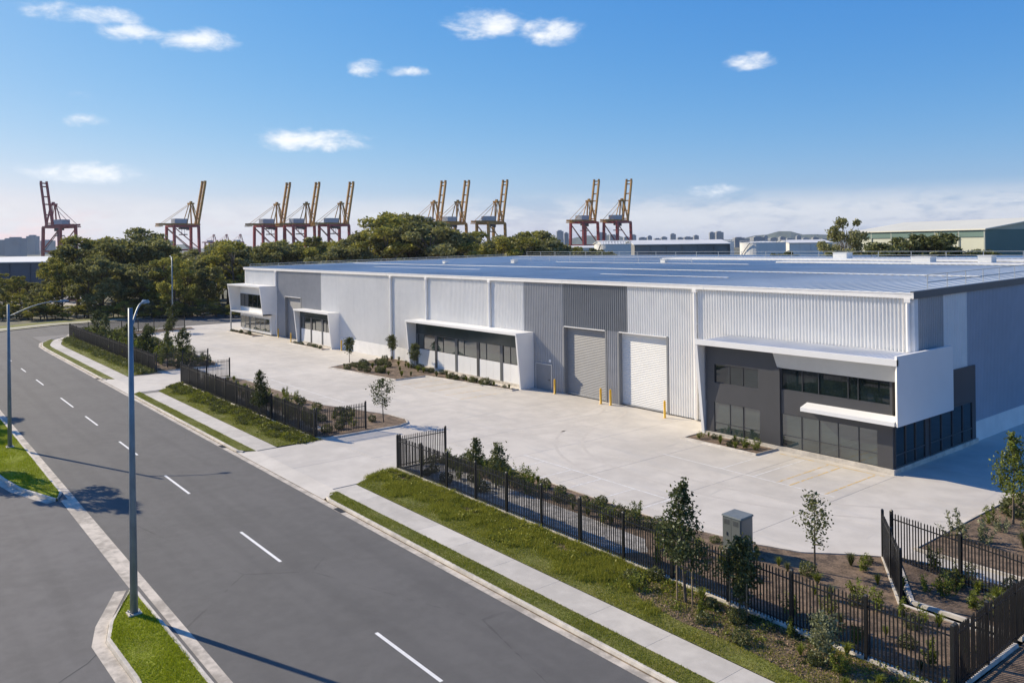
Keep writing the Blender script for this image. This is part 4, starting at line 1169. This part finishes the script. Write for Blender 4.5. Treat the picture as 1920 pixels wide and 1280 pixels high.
plants([(-16.6, 37.3), (-9.5, 37.3), (-9.5, 52), (-16.6, 52)], 36, 'in the bed right of the side drive', ('pale', 'round_olive', 'upright_lime', 'tuft', 'round_olive'), 0.8, 1.6)
plants([(-15.4, 31.8), (-9.5, 31.8), (-9.5, 35.2), (-16.2, 35.2)], 24, 'in the pen behind the corner fence', ('upright_lime', 'round_olive', 'tuft_lime'), 0.7, 1.2)
plants([(-146.8, 26.2), (-98, 26.2), (-98, 32), (-106, 33), (-130, 33), (-140, 33), (-145, 44), (-146.8, 44)], 80, 'in the bed behind the far fence', ('round_olive', 'round_dark', 'upright_lime'), 1.1, 2.4, mind=1.0)
plants(inset(BEDS['smallA'], .3), 10, 'at the foot of the small canopied office', ('round_dark',), 0.5, 0.8)
plants(inset(BEDS['smallB'], .3), 10, 'at the foot of the far office', ('round_dark',), 0.5, 0.8)


def young_tree(x, y, h, label, cr=0.8, dens=1.0, m=None, shape='cone', z=0.06, trunk=0.3, stakes=False, seed=0, name='young_tree', group=None, leaf=0.075):
    r = np.random.default_rng(seed + 100); t = empty(name, (x, y, z), 0, label=label, cat='tree', group=group)
    b = MB(); lean = r.normal(size=2) * 0.03 * h
    b.tube([(0, 0, 0), (lean[0] * .4, lean[1] * .4, h * .4), (lean[0], lean[1], h * .95)], [0.045 * h / 4 + .012, 0.03 * h / 4 + .008, 0.006], 7)
    nb = int(16 * (0.6 + 0.4 * dens)); tips = []
    for i in range(nb):
        f = trunk + (0.95 - trunk) * (i + 0.5) / nb; an = i * 2.4 + r.uniform(-.4, .4)
        if shape == 'cone': L = cr * (1.06 - (f - trunk) / (1 - trunk)) ** 0.8
        else: L = cr * math.sin(math.pi * min(1, max(.12, (f - trunk) / (1 - trunk) * .9 + .1))) ** 0.7
        L *= r.uniform(.7, 1.15); z0 = h * f
        p0 = np.array([lean[0] * f, lean[1] * f, z0]); p1 = p0 + np.array([math.cos(an) * L, math.sin(an) * L, L * r.uniform(.25, .7)])
        b.tube([tuple(p0), tuple((p0 + p1) / 2 - np.array([0, 0, .04])), tuple(p1)], [0.014, 0.009, 0.004], 4)
        tips.append((p0, p1, L))
    b.build('trunk', M_BARK, t, world=False)
    C = []
    for p0, p1, L in tips:
        n = int(95 * dens * (L / cr + .25)); tt = r.uniform(.25, 1.08, n) ** .7
        C.append(p0 + (p1 - p0) * tt[:, None] + r.normal(size=(n, 3)) * (0.10 + 0.09 * L))
    n = int(90 * dens); C.append(np.column_stack([r.normal(size=(n, 2)) * .07, r.uniform(h * .8, h * 1.02, n)]))
    v, f = leaf_quads(r, np.concatenate(C), leaf, 0.55, 0.1)
    link('crown', np_mesh('crown', v, f, m or L_DARK), t, world=False)
    if stakes:
        for k, dx in enumerate((-.35, .4)):
            MB().tube([(dx, -.1, 0), (dx, -.1, 1.35)], 0.028, 6).build('stake', M_STAKE, t, world=False)
    return t


young_tree(-20.3, 24.75, 4.75, 'tall dark conical young tree outside the near fence', 0.95, 1.7, L_DARK, 'cone', 0.02, .26, True, 1)
young_tree(-18.3, 25.4, 2.9, 'small leafy tree in front of the electrical cabinet', 0.62, 1.2, L_OLIVE, 'round', 0.02, .2, True, 2)
young_tree(-18.6, 31.1, 3.3, 'sparse slender tree in the bed right of the cabinet', 0.72, .55, L_OLIVE, 'round', 0.07, .32, False, 3)
young_tree(-15.45, 43.6, 4.4, 'yellow-tipped young tree beside the side drive', 0.85, 1.4, L_LIME, 'cone', 0.07, .28, False, 4)
young_tree(-14.4, 24.55, 1.6, 'pale grey-green small tree below the near fence', 0.45, 1.0, L_PALE, 'round', 0.02, .2, False, 5, leaf=.055)
young_tree(-64.8, 25.15, 3.9, 'dark conical young tree at the middle fence', 0.85, 1.6, L_DARK, 'cone', 0.02, .2, False, 6)
young_tree(-56.3, 31.9, 3.4, 'slender open-crowned tree on the bed tip by the main driveway', 0.8, .8, L_DARK, 'round', 0.07, .34, False, 7)
young_tree(-36.6, 28.0, 2.6, 'young tree in the hedge row behind the near fence', 0.7, 1.1, L_OLIVE, 'cone', 0.07, .2, False, 8)
young_tree(-40.0, 29.0, 2.1, 'smaller young tree at the driveway end of the hedge row', 0.5, .9, L_OLIVE, 'cone', 0.07, .2, False, 9)
young_tree(-88.0, 45.3, 3.0, 'thin young tree at the left tip of the planted island', 0.55, .7, L_OLIVE, 'round', 0.07, .4, False, 10, leaf=.1)
young_tree(-84.9, 49.5, 3.2, 'thin young tree against the white wall on the island', 0.55, .8, L_OLIVE, 'round', 0.07, .45, False, 11, leaf=.1)
young_tree(-78.5, 48.6, 2.7, 'young tree in front of the low office windows', 0.55, .8, L_OLIVE, 'round', 0.07, .35, False, 12, leaf=.1)
for i, (x, y, h, lab) in enumerate(((-103, 30.3, 4.0, 'round-headed young tree behind the far fence by the driveway'), (-99.5, 27.6, 4.2, 'conical young tree at the far driveway fence return'), (-108, 27.5, 3.6, 'young tree in the middle of the far bed'),
                                   (-128, 27.0, 4.4, 'leafy young tree behind the far fence, left part'), (-135, 27.4, 4.8, 'taller young tree near the street corner end of the far fence'), (-119, 28, 3.8, 'young tree behind the far fence, centre'), (-141, 40, 4.5, 'young tree near the distant street lamp'), (-90.3, 45 - 13.5, 0.1, ''))):
    if h > 1: young_tree(x, y, h, lab, 1.0, .9, (L_DARK, L_OLIVE)[i % 2], ('round', 'cone')[i % 2], 0.07, .25, False, 20 + i, leaf=.12)


# ---- tall trees: shared variants, each copy its own object
def big_tree_meshes(seed, m, h=16.0, w=5.4, nl=5200, open_=0.0):
    r = np.random.default_rng(seed); b = MB()
    lean = r.normal(size=2) * .8
    b.tube([(0, 0, 0), (lean[0] * .3, lean[1] * .3, h * .25), (lean[0] * .7, lean[1] * .7, h * .55), (lean[0], lean[1], h * .85)], [.34, .26, .17, .05], 7)
    ncl = 40 if nl > 8000 else r.integers(20, 27); C = []
    for i in range(ncl):
        f = r.uniform(.30, .97); an = i * 2.39 + r.uniform(-.5, .5)
        prof = math.sin(math.pi * min(.96, max(.1, (f - .18) / .86))) ** .6
        L = w * prof * r.uniform(.35, 1.0)
        c = np.array([lean[0] * f + math.cos(an) * L, lean[1] * f + math.sin(an) * L, h * f])
        st = np.array([lean[0] * f * .6, lean[1] * f * .6, h * max(.18, f - .22)])
        b.tube([tuple(st), tuple((st * .45 + c * .55) + r.normal(size=3) * .25), tuple(c)], [.12, .07, .02], 5)
        rad = r.uniform(.9, 2.1) * (1 - .3 * f); n = int(nl / ncl * rad / 1.4)
        d = r.normal(size=(n, 3)); d /= np.linalg.norm(d, axis=1)[:, None]
        C.append(c + d * (rad * r.uniform(.35, 1.12, n) ** .6)[:, None] * np.array([1.15, 1.15, .72]) + r.normal(size=(n, 3)) * .12)
    v, f = leaf_quads(r, np.concatenate(C), .31, .55, .15)
    return b.mesh('trunk', M_BARK), np_mesh('crown', v, f, m)


TV = [big_tree_meshes(s, mm, nl=n) for s, mm, n in ((31, L_EUC, 5800), (32, L_EUC2, 5200), (33, L_EUC, 6400), (34, L_EUC2, 5000), (35, L_EUC, 5400), (36, L_EUC, 5800), (37, L_OLIVE, 13000), (38, L_OLIVE, 13000))]


def big_tree(x, y, h, k, label, group=None, wide=1.0, z=-0.2, name='tree'):
    t = empty(name, (x, y, z), random.uniform(0, 6.28), label=label, cat='tree', group=group)
    s = h / 16.0; t.scale = (s * wide, s * wide, s)
    tm, cm = TV[k % len(TV)]
    for nm, me in (('trunk', tm), ('crown', cm)):
        o = bpy.data.objects.new(nm, me); COL.objects.link(o); o.parent = t
    return t


def at_depth(px, d, z=0.0):
    k = (px - 960) / F_PX
    p = FW * d + RT * (k * d); return p.x, p.y


TOP = [(0, 545), (60, 540), (95, 500), (130, 442), (170, 430), (220, 446), (260, 433), (300, 447), (335, 470), (370, 462), (450, 450), (520, 458), (600, 442), (650, 442), (700, 412), (740, 400), (790, 414), (850, 442), (900, 441), (950, 440), (1000, 432), (1045, 454)]
def top_h(px, d):
    y = np.interp(px, [a for a, _ in TOP], [c for _, c in TOP])
    hz = HORIZON_PX - (px - 960) * math.sin(ROLL)
    return 14 - (y - hz) * d / F_PX
rt = random.Random(5)
rows = ((172, 1.0, 0.80), (190, 1.0, 0.95), (208, 1.0, 1.0), (228, 1.0, 1.0))
for ri, (d0, _, hk) in enumerate(rows):
    px = -30 + ri * 13
    while px < 1052:
        d = d0 + rt.uniform(-6, 6)
        if px > 420 and ri == 0: px += 40; continue
        x, y = at_depth(px, d)
        h = top_h(min(max(px + rt.uniform(-6, 6), 0), 1045), d) * hk * (rt.uniform(.9, 1.08) if px > 470 else rt.uniform(.76, 1.06)) + .3
        if px < 100: h = rt.uniform(5.0, 8.4)
        k = rt.randrange(6)
        kind = ('dark eucalypt', 'olive wattle', 'dark eucalypt', 'olive wattle', 'dark eucalypt', 'spreading eucalypt')[k]
        spot = next(t_ for lim, t_ in ((60, 'at the far left edge'), (160, 'below the leftmost crane'), (290, 'between the two leftmost cranes'), (390, 'below the second crane from the left'), (470, 'behind the far office'), (600, 'below the close pair of cranes'), (680, 'below the crane left of the tallest trees'), (780, 'in the tallest clump'), (880, 'below the left two yellow cranes of the trio'), (960, 'below the rightmost yellow crane of the trio'), (1200, 'at the right end of the belt')) if px < lim)
        side = ('front row ', 'second row ', 'third row ', 'back row ')[ri] + spot
        if h > 2.5: big_tree(x, y, h, k, f'{kind} in the {side}', f'{kind}s, {side}', rt.uniform(.9, 1.35))
        px += rt.uniform(26, 48) if px > 95 else rt.uniform(24, 40)
# undergrowth at the foot of the belt, each bush its own copy
for i in range(46):
    px = -20 + i * 11.5 + rt.uniform(-4, 4); d = rt.uniform(163, 172); x, y = at_depth(px, d)
    k = (1, 3, 5)[i % 3]
    big_tree(x, y, rt.uniform(2.4, 4.6), k, ('broad ', 'small ', 'dense ')[i % 3] + 'low bush at the foot of the tree belt ' + next(t_ for lim, t_ in ((30, 'at the far left edge'), (80, 'right of the left-edge lamp'), (160, 'below the leftmost crane'), (235, 'left of the near lamp pole'), (310, 'between the two lamp poles'), (390, 'right of the distant street lamp'), (900, 'behind the far office')) if px < lim), 'bushes at the foot of the tree belt', 1.5, -0.6, 'bush')
# trees further right, beyond the warehouse
big_tree(*at_depth(1578, 178), 19.4, 4, 'tall olive-brown tree left of the green shed', None, .8)
big_tree(*at_depth(1556, 172), 14.2, 0, 'shorter brown tree beside the tall one left of the green shed', None, .9)
big_tree(*at_depth(1690, 140), 14.9, 6, 'left of two round green trees in front of the green shed', None, 1.15)
big_tree(*at_depth(1762, 140), 15.2, 7, 'right of two round green trees in front of the green shed', None, 1.45)
for i in range(12):
    px = 1470 + i * 33 + rt.uniform(-8, 8); d = rt.uniform(150, 185)
    big_tree(*at_depth(px, d), rt.uniform(10.8, 12.6), (6, 0, 7)[i % 3], 'low scrubby tree showing over the warehouse roof edge', 'scrubby trees beyond the roof', 1.1)
for i in range(9):
    px = 1045 + i * 12 + rt.uniform(-5, 5)
    big_tree(*at_depth(px, rt.uniform(230, 260)), rt.uniform(11, 13.5), i, 'low tree between the belt and the tank sheds', 'trees left of the tank sheds', 1.2)
# trees just left of the frame whose shadows fall on the road
big_tree(-63.8, 4.2, 11.0, 3, 'tree just left of the picture whose shadow crosses the island', None, .55)
big_tree(-93.5, 2.0, 12.0, 1, 'tree further left whose shadow reaches the road', None, .9)
big_tree(-88.0, 0.2, 12.5, 3, 'second tree further left whose shadow reaches the road', None, .9)

# ------------------------------------------------------------------ ship-to-shore cranes
def crane_parts(legm, boomm):
    """local: +x towards the water, boom raised; z from the quay. Returns list of (name, mesh, parent index)"""
    out = []
    gx, gy, hz = 13.0, 9.0, 36.0
    for sx in (-1, 1):
        for sy in (-1, 1):
            b = MB(); b.bar((sx * gx, sy * gy, 0), (sx * gx * .98, sy * gy * .92, hz), 2.3, 2.3); b.box(sx * gx - 1.6, sx * gx + 1.6, sy * gy - 1, sy * gy + 1, 0, 1.6)
            out.append(('leg', b.mesh('leg', legm)))
    b = MB()
    for sy in (-1, 1): b.bar((-gx, sy * gy, 12), (gx, sy * gy, 12), 1.3, 1.6); b.bar((-gx, sy * gy * .95, hz), (gx, sy * gy * .95, hz), 1.6, 2.2); b.bar((gx, sy * gy, 13), (-gx, sy * gy * .95, hz - 1), .8)
    for sx in (-1, 1): b.bar((sx * gx, -gy, hz), (sx * gx, gy, hz), 1.5, 2.0); b.bar((sx * gx, -gy, 12), (sx * gx, gy, 12), 1.2, 1.5); b.bar((sx * gx, -gy, 2), (sx * gx, gy, 2), 1.2, 1.2)
    out.append(('portal_frame', b.mesh('portal_frame', legm)))
    b = MB()
    for sy in (-3.2, 3.2): b.bar((-gx - 13, sy, hz + 1.8), (gx + 4, sy, hz + 1.8), 1.2, 1.9)
    for q in range(7): b.bar((-gx - 13 + q * 7, -3.2, hz + 1.8), (-gx - 13 + q * 7, 3.2, hz + 1.8), .6)
    b.box(-gx - 13.5, -gx - 9, -4, 4, hz - .6, hz + .4)
    out.append(('girder', b.mesh('girder', boomm)))
    b = MB(); a0 = Vector((gx + 2, 0, hz + 2)); a1 = Vector((gx + 10.0, 0, hz + 45))
    for sy in (-3.2, 3.2): b.bar(a0 + Vector((0, sy, 0)), a1 + Vector((0, sy, 0)), 1.5, 2.2)
    for q in (0.05, .25, .5, .68, .92, 1.0):
        c = a0.lerp(a1, q); b.bar(c + Vector((0, -3.2, 0)), c + Vector((0, 3.2, 0)), .8, 1.2)
    for q in (-.9, .9): b.box(a1.x - 1.2, a1.x + 1.2, q * 3.4 - .6, q * 3.4 + .6, a1.z, a1.z + 2.2)
    out.append(('boom', b.mesh('boom', boomm)))
    b = MB(); tz = hz + 23
    for sy in (-1, 1):
        b.bar((gx - 1, sy * 5.5, hz + 1), (gx - 3.5, sy * 2.2, tz), 1.0, 1.1); b.bar((2, sy * 4.5, hz + 1), (gx - 5, sy * 2.2, tz), .7, .8)
        b.bar((-gx - 8, sy * 3.4, hz + 2.6), (gx - 5, sy * 2.0, tz), .35); b.bar((gx + 3, sy * 3, hz + 4), (gx - 3, sy * 2.2, tz), .5)
    b.box(gx - 6.5, gx - 1.8, -3, 3, tz - .6, tz + 1.0); b.box(gx - 5, gx - 3, -1.2, 1.2, tz + 1, tz + 2.6)
    out.append(('apex_frame', b.mesh('apex_frame', boomm)))
    b = MB(); b.box(-gx + 3, 3.5, -4.2, 4.2, hz + 2.9, hz + 7.2); b.box(-gx + 3.2, 3.3, -4.3, 4.3, hz + 7.2, hz + 7.5); out.append(('machinery_house', b.mesh('machinery_house', M_CWHT)))
    b = MB(); b.box(-3, 3.5, -3, 3, hz - 3.2, hz - .2); b.bar((-1, 0, hz - 3), (-1, 0, hz - 8), .3); b.bar((2, 0, hz - 3), (2, 0, hz - 8), .3); b.box(-2.2, 3.2, -4, 4, hz - 9, hz - 8); b.box(4.2, 6.4, -1.2, 1.2, hz - 4, hz - 1)
    out.append(('trolley', b.mesh('trolley', M_CDRK)))
    b = MB(); b.tube([(gx * .9, gy * .9, 12), (gx * .2, gy * .9, 20), (-gx * .9, gy * .9, 33)], .35, 5)
    out.append(('stairway', b.mesh('stairway', M_CDRK)))
    return out


CR = {'ry': crane_parts(M_CRED, M_CYEL), 'rr': crane_parts(M_CRED, M_CRED), 'yy': crane_parts(M_CYEL, M_CYEL)}
CRANES = [(112, 905, 'rr', -1, 1.12, 'leftmost red crane with its boom leaning left'), (343, 900, 'ry', 1, 1.1, 'red-legged yellow crane second from the left'), (506, 905, 'ry', 1, 1.07, 'red-legged crane left of the close pair'),
          (562, 905, 'ry', 1, 1.07, 'red-legged crane right of the close pair'), (627, 905, 'ry', 1, 1.07, 'red-legged yellow crane left of the tallest trees'), (803, 905, 'yy', 1, 1.07, 'yellow crane just right of the tallest trees'),
          (848, 905, 'yy', 1, 1.07, 'middle yellow crane of the trio above the roof'), (921, 905, 'yy', 1, 1.07, 'rightmost yellow crane of the trio above the roof'), (1096, 915, 'ry', 1, 1.07, 'red-legged yellow crane, left of the last two'), (1158, 915, 'ry', 1, 1.07, 'rightmost red-legged yellow crane')]
RTANG = math.atan2(RT.y, RT.x)
for px, d, kind, sgn, s, lab in CRANES:
    x, y = at_depth(px, d)
    t = empty('container_crane', (x, y, -0.2), RTANG + (R(48) if sgn > 0 else math.pi - R(25)), label=lab, cat='crane', group='container cranes on the quay')
    t.scale = (s, s, s)
    for nm, me in CR[kind]:
        o = bpy.data.objects.new(nm, me); COL.objects.link(o); o.parent = t
for i, px in enumerate((396, 420, 446)):
    x, y = at_depth(px, 1900)
    t = empty('container_crane', (x, y, -0.2), RTANG + R(60), label='one of three far cranes hazy above the trees left of centre', cat='crane', group='far hazy cranes'); t.scale = (.9, .9, .78)
    for nm, me in CR['rr']:
        if nm in ('boom',): continue
        o = bpy.data.objects.new(nm, me); COL.objects.link(o); o.parent = t


# ------------------------------------------------------------------ background buildings
def oriented(px0, d0, px1, d1):
    a = Vector((*at_depth(px0, d0), 0)); c = Vector((*at_depth(px1, d1), 0)); return a, (c - a)


def shed(a, u, depth, h, rise, label, wall, roofm, name='shed', band=None, cat='shed', door=0):
    L = u.length; ux = u.normalized(); uy = Vector((-ux.y, ux.x, 0))
    if uy.dot(FW) < 0: uy = -uy
    P = lambda s, t, z: a + ux * s + uy * t + UP * z
    r = empty(name, a, 0, label=label, cat=cat)
    b = MB(); b.use(wall)
    b.face([P(0, 0, 0), P(L, 0, 0), P(L, 0, h), P(0, 0, h)]); b.face([P(L, 0, 0), P(L, depth, 0), P(L, depth, h), P(L, depth / 2, h + rise), P(L, 0, h)])
    b.face([P(0, 0, 0), P(0, depth, 0), P(0, depth, h), P(0, depth / 2, h + rise), P(0, 0, h)]); b.face([P(0, depth, 0), P(L, depth, 0), P(L, depth, h), P(0, depth, h)])
    b.build('wall', None, r)
    b = MB(); e = 0.6
    for t0, t1, z0, z1 in ((-e, depth / 2, h - .1, h + rise), (depth / 2, depth + e, h + rise, h - .1)):
        b.hexa([P(-e, t0, z0), P(L + e, t0, z0), P(L + e, t1, z1), P(-e, t1, z1)], [P(-e, t0, z0 + .25), P(L + e, t0, z0 + .25), P(L + e, t1, z1 + .25), P(-e, t1, z1 + .25)])
    b.build('roof', roofm, r)
    n = int(L / 6)
    b = MB()
    for i in range(n + 1): q = P(L * i / n, -.12, 0); b.bar(q, q + UP * (h - .3), .25)
    b.build('wall_rib', wall, r)
    if band:
        b = MB(); b.hexa([P(0, -.2, h - 1.5), P(L, -.2, h - 1.5), P(L, -.02, h - 1.5), P(0, -.02, h - 1.5)], [P(0, -.2, h - .2), P(L, -.2, h - .2), P(L, -.02, h - .2), P(0, -.02, h - .2)]); b.build('eave_shadow_band', band, r)  # shadow under the eave, painted as a dark strip along the wall
        b = MB(); b.hexa([P(L + .02, 0, 0), P(L + .1, 0, 0), P(L + .1, depth, 0), P(L + .02, depth, 0)], [P(L + .02, 0, h), P(L + .1, 0, h), P(L + .1, depth, h), P(L + .02, depth, h)]); b.build('end_shade_cladding', band, r)  # dark sheet over the gable end, its shade put into the colour
    for i in range(door):
        s = L * (i + .5) / door; b = MB(); b.hexa([P(s - 2, -.3, 0), P(s + 2, -.3, 0), P(s + 2, -.05, 0), P(s - 2, -.05, 0)], [P(s - 2, -.3, 4.5), P(s + 2, -.3, 4.5), P(s + 2, -.05, 4.5), P(s - 2, -.05, 4.5)]); b.build('door', M_FARD, r)
    return r


a, u = oriented(1600, 200, 1847, 165)
shed(a, u, 34, 16.0, 2.3, 'large pale green shed with cream roof at the right', M_SHEDG, M_SHEDR, band=M_SHEDSHADE)
a, u = oriented(-60, 262, 172, 262); shed(a, u, 40, 10.3, 1.0, 'low white-roofed dark-walled shed behind the trees at the far left', M_FARD, M_FARW, door=6)
a, u = oriented(-40, 330, 215, 345); shed(a, u, 40, 10.0, 1.3, 'second pale-roofed shed behind the first at far left', M_SHEDG, M_FARW)
a, u = oriented(1190, 330, 1368, 330); shed(a, u, 30, 13.4, 1.6, 'long white-roofed shed with grey wall beyond the roof', mat('far_grey_wall', (.16, .16, .16), .7, var=.3, vscale=.15), M_FARW, cat='shed')
a, u = oriented(1130, 380, 1300, 380); shed(a, u, 40, 13.8, 1.5, 'far white-roofed shed behind the grey-walled one', M_FARW, M_FARW)
a, u = oriented(1480, 520, 1560, 520); shed(a, u, 30, 13, 1.8, 'small far shed left of the olive-brown tree', M_FARW, M_FARW)
a, u = oriented(1070, 620, 1190, 620); shed(a, u, 30, 11, 1.5, 'small far quay shed under the right-hand cranes', M_FARW, M_FARW)
a, u = oriented(200, 640, 300, 640); shed(a, u, 30, 10, 2, 'far pale shed seen over the left trees', M_FARW, M_FARW)


def tank(px, d, rad, h, label):
    x, y = at_depth(px, d); t = empty('storage_tank', (x, y, 0), 0, label=label, cat='tank')
    MB().lathe([(rad, 0), (rad, h), (rad * 1.01, h), (rad * 1.01, h + .25), (rad * .98, h + .3), (0.01, h + rad * .08)], 40).build('shell', M_FARW, t, world=False).location = (0, 0, 0)
    b = MB()
    for k in range(36):
        an = k / 36 * 6.283; b.bar((x + math.cos(an) * rad, y + math.sin(an) * rad, h), (x + math.cos(an) * rad, y + math.sin(an) * rad, h + 1.3), .12)
        an2 = (k + 1) / 36 * 6.283; b.bar((x + math.cos(an) * rad, y + math.sin(an) * rad, h + 1.3), (x + math.cos(an2) * rad, y + math.sin(an2) * rad, h + 1.3), .12)
    b.build('hand_rail', M_ALU, t)
    b = MB(); pts = []
    for k in range(13):
        an = -2.6 + k * .09; pts.append((x + math.cos(an) * (rad + .6), y + math.sin(an) * (rad + .6), h * k / 12))
    b.tube(pts, .2, 5); b.build('stair', M_FARD, t)
    return t


tank(1430, 420, 11.5, 13.4, 'round white storage tank beyond the roof')
tank(1150, 300, 6.5, 13.6, 'pale round tank at the left end of the grey-walled shed')
tank(1340, 560, 13, 14.4, 'far round tank partly hidden behind the white sheds')

# shipping containers stacked on the quay
CM = [mat('container_' + n, c, 0.6, var=0.12, vscale=.5) for n, c in (('red', (.30, .05, .04)), ('blue', (.05, .10, .24)), ('yellow', (.42, .30, .05)), ('green', (.05, .16, .10)), ('grey', (.35, .36, .37)))]
cb = MB(); cb.box(0, 12.2, 0, 2.44, 0, 2.6)
for k in range(24): cb.box(.25 + k * .5, .45 + k * .5, -.04, 0, .15, 2.45)
cb.box(-.03, .1, -.06, 2.5, 0, 2.62); cb.box(12.1, 12.23, -.06, 2.5, 0, 2.62)
CME = [cb.mesh('container', m_) for m_ in CM]
rc = random.Random(3)
for px in range(30, 280, 16):
    for lv in range(rc.randint(2, 4)):
        o = link('shipping_container', CME[rc.randrange(5)]); x, y = at_depth(px, 640); o.location = (x, y, 0 + 2.6 * lv); o.rotation_euler = (0, 0, RTANG)
        setp(o, 'shipping container stacked on the quay behind the left trees', 'container', 'stacked containers at far left')

# skyline towers
TB = []
for (w, d, h) in ((1, 1, 1), (1, .8, 1)):
    b = MB(); b.box(-.5, .5, -.5 * d, .5 * d, 0, .94); b.box(-.3, .25, -.3 * d, .3 * d, .94, 1.0)
    for k in range(10): b.box(-.505, .505, -.505 * d, .505 * d, .05 + .09 * k, .058 + .09 * k)
    TB.append(b.mesh('tower', M_TOWER))
sky_spec = [(1050, 428, 14), (1062, 432, 9), (1128, 432, 26), (1150, 436, 22), (1175, 440, 18), (1205, 441, 24), (1232, 443, 20), (1262, 434, 16), (1290, 440, 26), (1335, 431, 11), (1348, 430, 22), (1385, 441, 30), (1420, 440, 34), (1450, 442, 26), (1480, 443, 22), (1510, 442, 18), (1545, 444, 22),
            (30, 441, 46), (62, 437, 26), (8, 446, 30), (90, 446, 30), (1188, 436, 10), (1218, 438, 9), (1245, 440, 12), (1275, 441, 12), (1305, 437, 10), (1400, 444, 14), (1436, 438, 8), (1466, 440, 12), (1497, 438, 9), (1528, 441, 12), (130, 446, 30), (310, 446, 40), (200, 444, 60), (980, 436, 20), (1010, 438, 18), (990, 430, 8)]
for i, (px, ty, wpx) in enumerate(sky_spec):
    d = rc.uniform(2200, 3600); x, y = at_depth(px, d); hz = HORIZON_PX - (px - 960) * math.sin(ROLL)
    o = link('tower_block', TB[i % 2]); o.location = (x, y, -1)
    wm = wpx * d / F_PX * (.62 if wpx > 15 else .9); o.scale = (wm, min(wm, 40), max(16, 15 + (hz - ty - 3.5) * d / F_PX)); o.rotation_euler = (0, 0, RTANG + rc.uniform(-.1, .1))
    where_ = next(t_ for lim, t_ in ((160, 'by the leftmost crane'), (330, 'left of the second crane'), (1020, 'at the right end of the tree belt'), (1090, 'left of the last two cranes'), (1140, 'between the last two cranes'), (1240, 'just right of the last crane'), (1320, 'above the white-roofed sheds'), (1380, 'left of the round white tank'), (1470, 'behind the round white tank'), (1700, 'left of the olive-brown tree')) if px < lim)
    size_ = ('slim ' if wpx < 15 else 'broad ' if wpx > 25 else '') + ('tall' if ty < 435 else 'low' if ty > 441 else 'mid-height')
    setp(o, f'{size_} hazy tower block on the skyline {where_}', 'tower block', 'skyline towers')
# low wooded hills at the horizon
b = MB(); N_ = 120
for i in range(N_):
    def rp(j):
        an = TH * 0 + (j / N_ - .5) * 1.6; dd = 6500
        v = FW * math.cos(an) + RT * math.sin(an); hh = 30 + 26 * math.sin(j * .31) + 18 * math.sin(j * .83 + 1) + 10 * math.sin(j * 2.1)
        return v * dd, max(12, hh) + (24 if an > 0.05 else 0)
    (p0, h0), (p1, h1) = rp(i), rp(i + 1)
    b.hexa([p0, p1, p1 * 1.2, p0 * 1.2], [p0 * 1.05 + UP * h0, p1 * 1.05 + UP * h1, p1 * 1.15 + UP * h1, p0 * 1.15 + UP * h0])
b.build('hills', M_HILL, kind='structure')

cp = [at_depth(a_, d_) for a_, d_ in ((-80, 188), (180, 188), (200, 256), (-90, 256))]
MB().face([(x_, y_, -0.15) for x_, y_ in cp]).build('car_park', mat('pale_hardstand', (.33, .31, .29), .9, var=.25, vscale=.3), kind='structure')
# parked cars glimpsed through the trees at far left
def car_meshes():
    b = MB(); prof = [(-2.2, .35), (-2.2, .8), (-1.5, .9), (-.9, 1.38), (.7, 1.42), (1.4, .95), (2.15, .85), (2.2, .35)]
    b.hexa([(x, -.85, z) for x, z in prof], [(x, .85, z) for x, z in prof]); body = b
    g_ = MB(); gp = [(-1.35, .93), (-.85, 1.33), (.65, 1.36), (1.25, .97)]
    g_.hexa([(x, -.86, z) for x, z in gp], [(x, .86, z) for x, z in gp])
    w = MB(); w.tube([(0, -.12, 0), (0, .12, 0)], .32, 12)
    return body, g_, w
cbdy, cgl, cwh = car_meshes()
CG, CW = cgl.mesh('window', M_GLASS), cwh.mesh('wheel', M_CDRK)
for i, (px, d, c, lab) in enumerate(((62, 214, (.55, .5, .48), 'pale car parked behind the bushes at far left'), (98, 216, (.6, .6, .6), 'white car parked right of the pale car at far left'), (70, 196, (.28, .33, .36), 'grey car parked in front of the pale car at far left'), (135, 220, (.2, .05, .05), 'dark red car parked at the right end of the far left row'))):
    x, y = at_depth(px, d); t = empty('parked_car', (x, y, -.2), RTANG + rt.uniform(-.1, .1), label=lab, cat='car', group='cars parked at far left')
    o = link('body', cbdy.mesh('body', mat('car_paint_%d' % i, c, .3, coat=.5)), t, world=False)
    link('window', CG, t, world=False)
    for wx in (-1.35, 1.35):
        for wy in (-.8, .8): q = link('wheel', CW, t, world=False); q.location = (wx, wy, .32)

# ------------------------------------------------------------------ haze: thin air over the whole place
HAZE = 0.00005
if HAZE > 0:
    hm = bpy.data.materials.new('haze'); hm.use_nodes = True; t = hm.node_tree
    for n in list(t.nodes): t.nodes.remove(n)
    pv = t.nodes.new('ShaderNodeVolumePrincipled'); pv.inputs['Color'].default_value = (0.72, 0.83, 1.0, 1); pv.inputs['Density'].default_value = HAZE; pv.inputs['Anisotropy'].default_value = 0.2
    om = t.nodes.new('ShaderNodeOutputMaterial'); t.links.new(pv.outputs[0], om.inputs['Volume'])
    MB().box(-9100, 9100, -9100, 9100, -1.3, 150).build('haze', hm, kind='stuff')
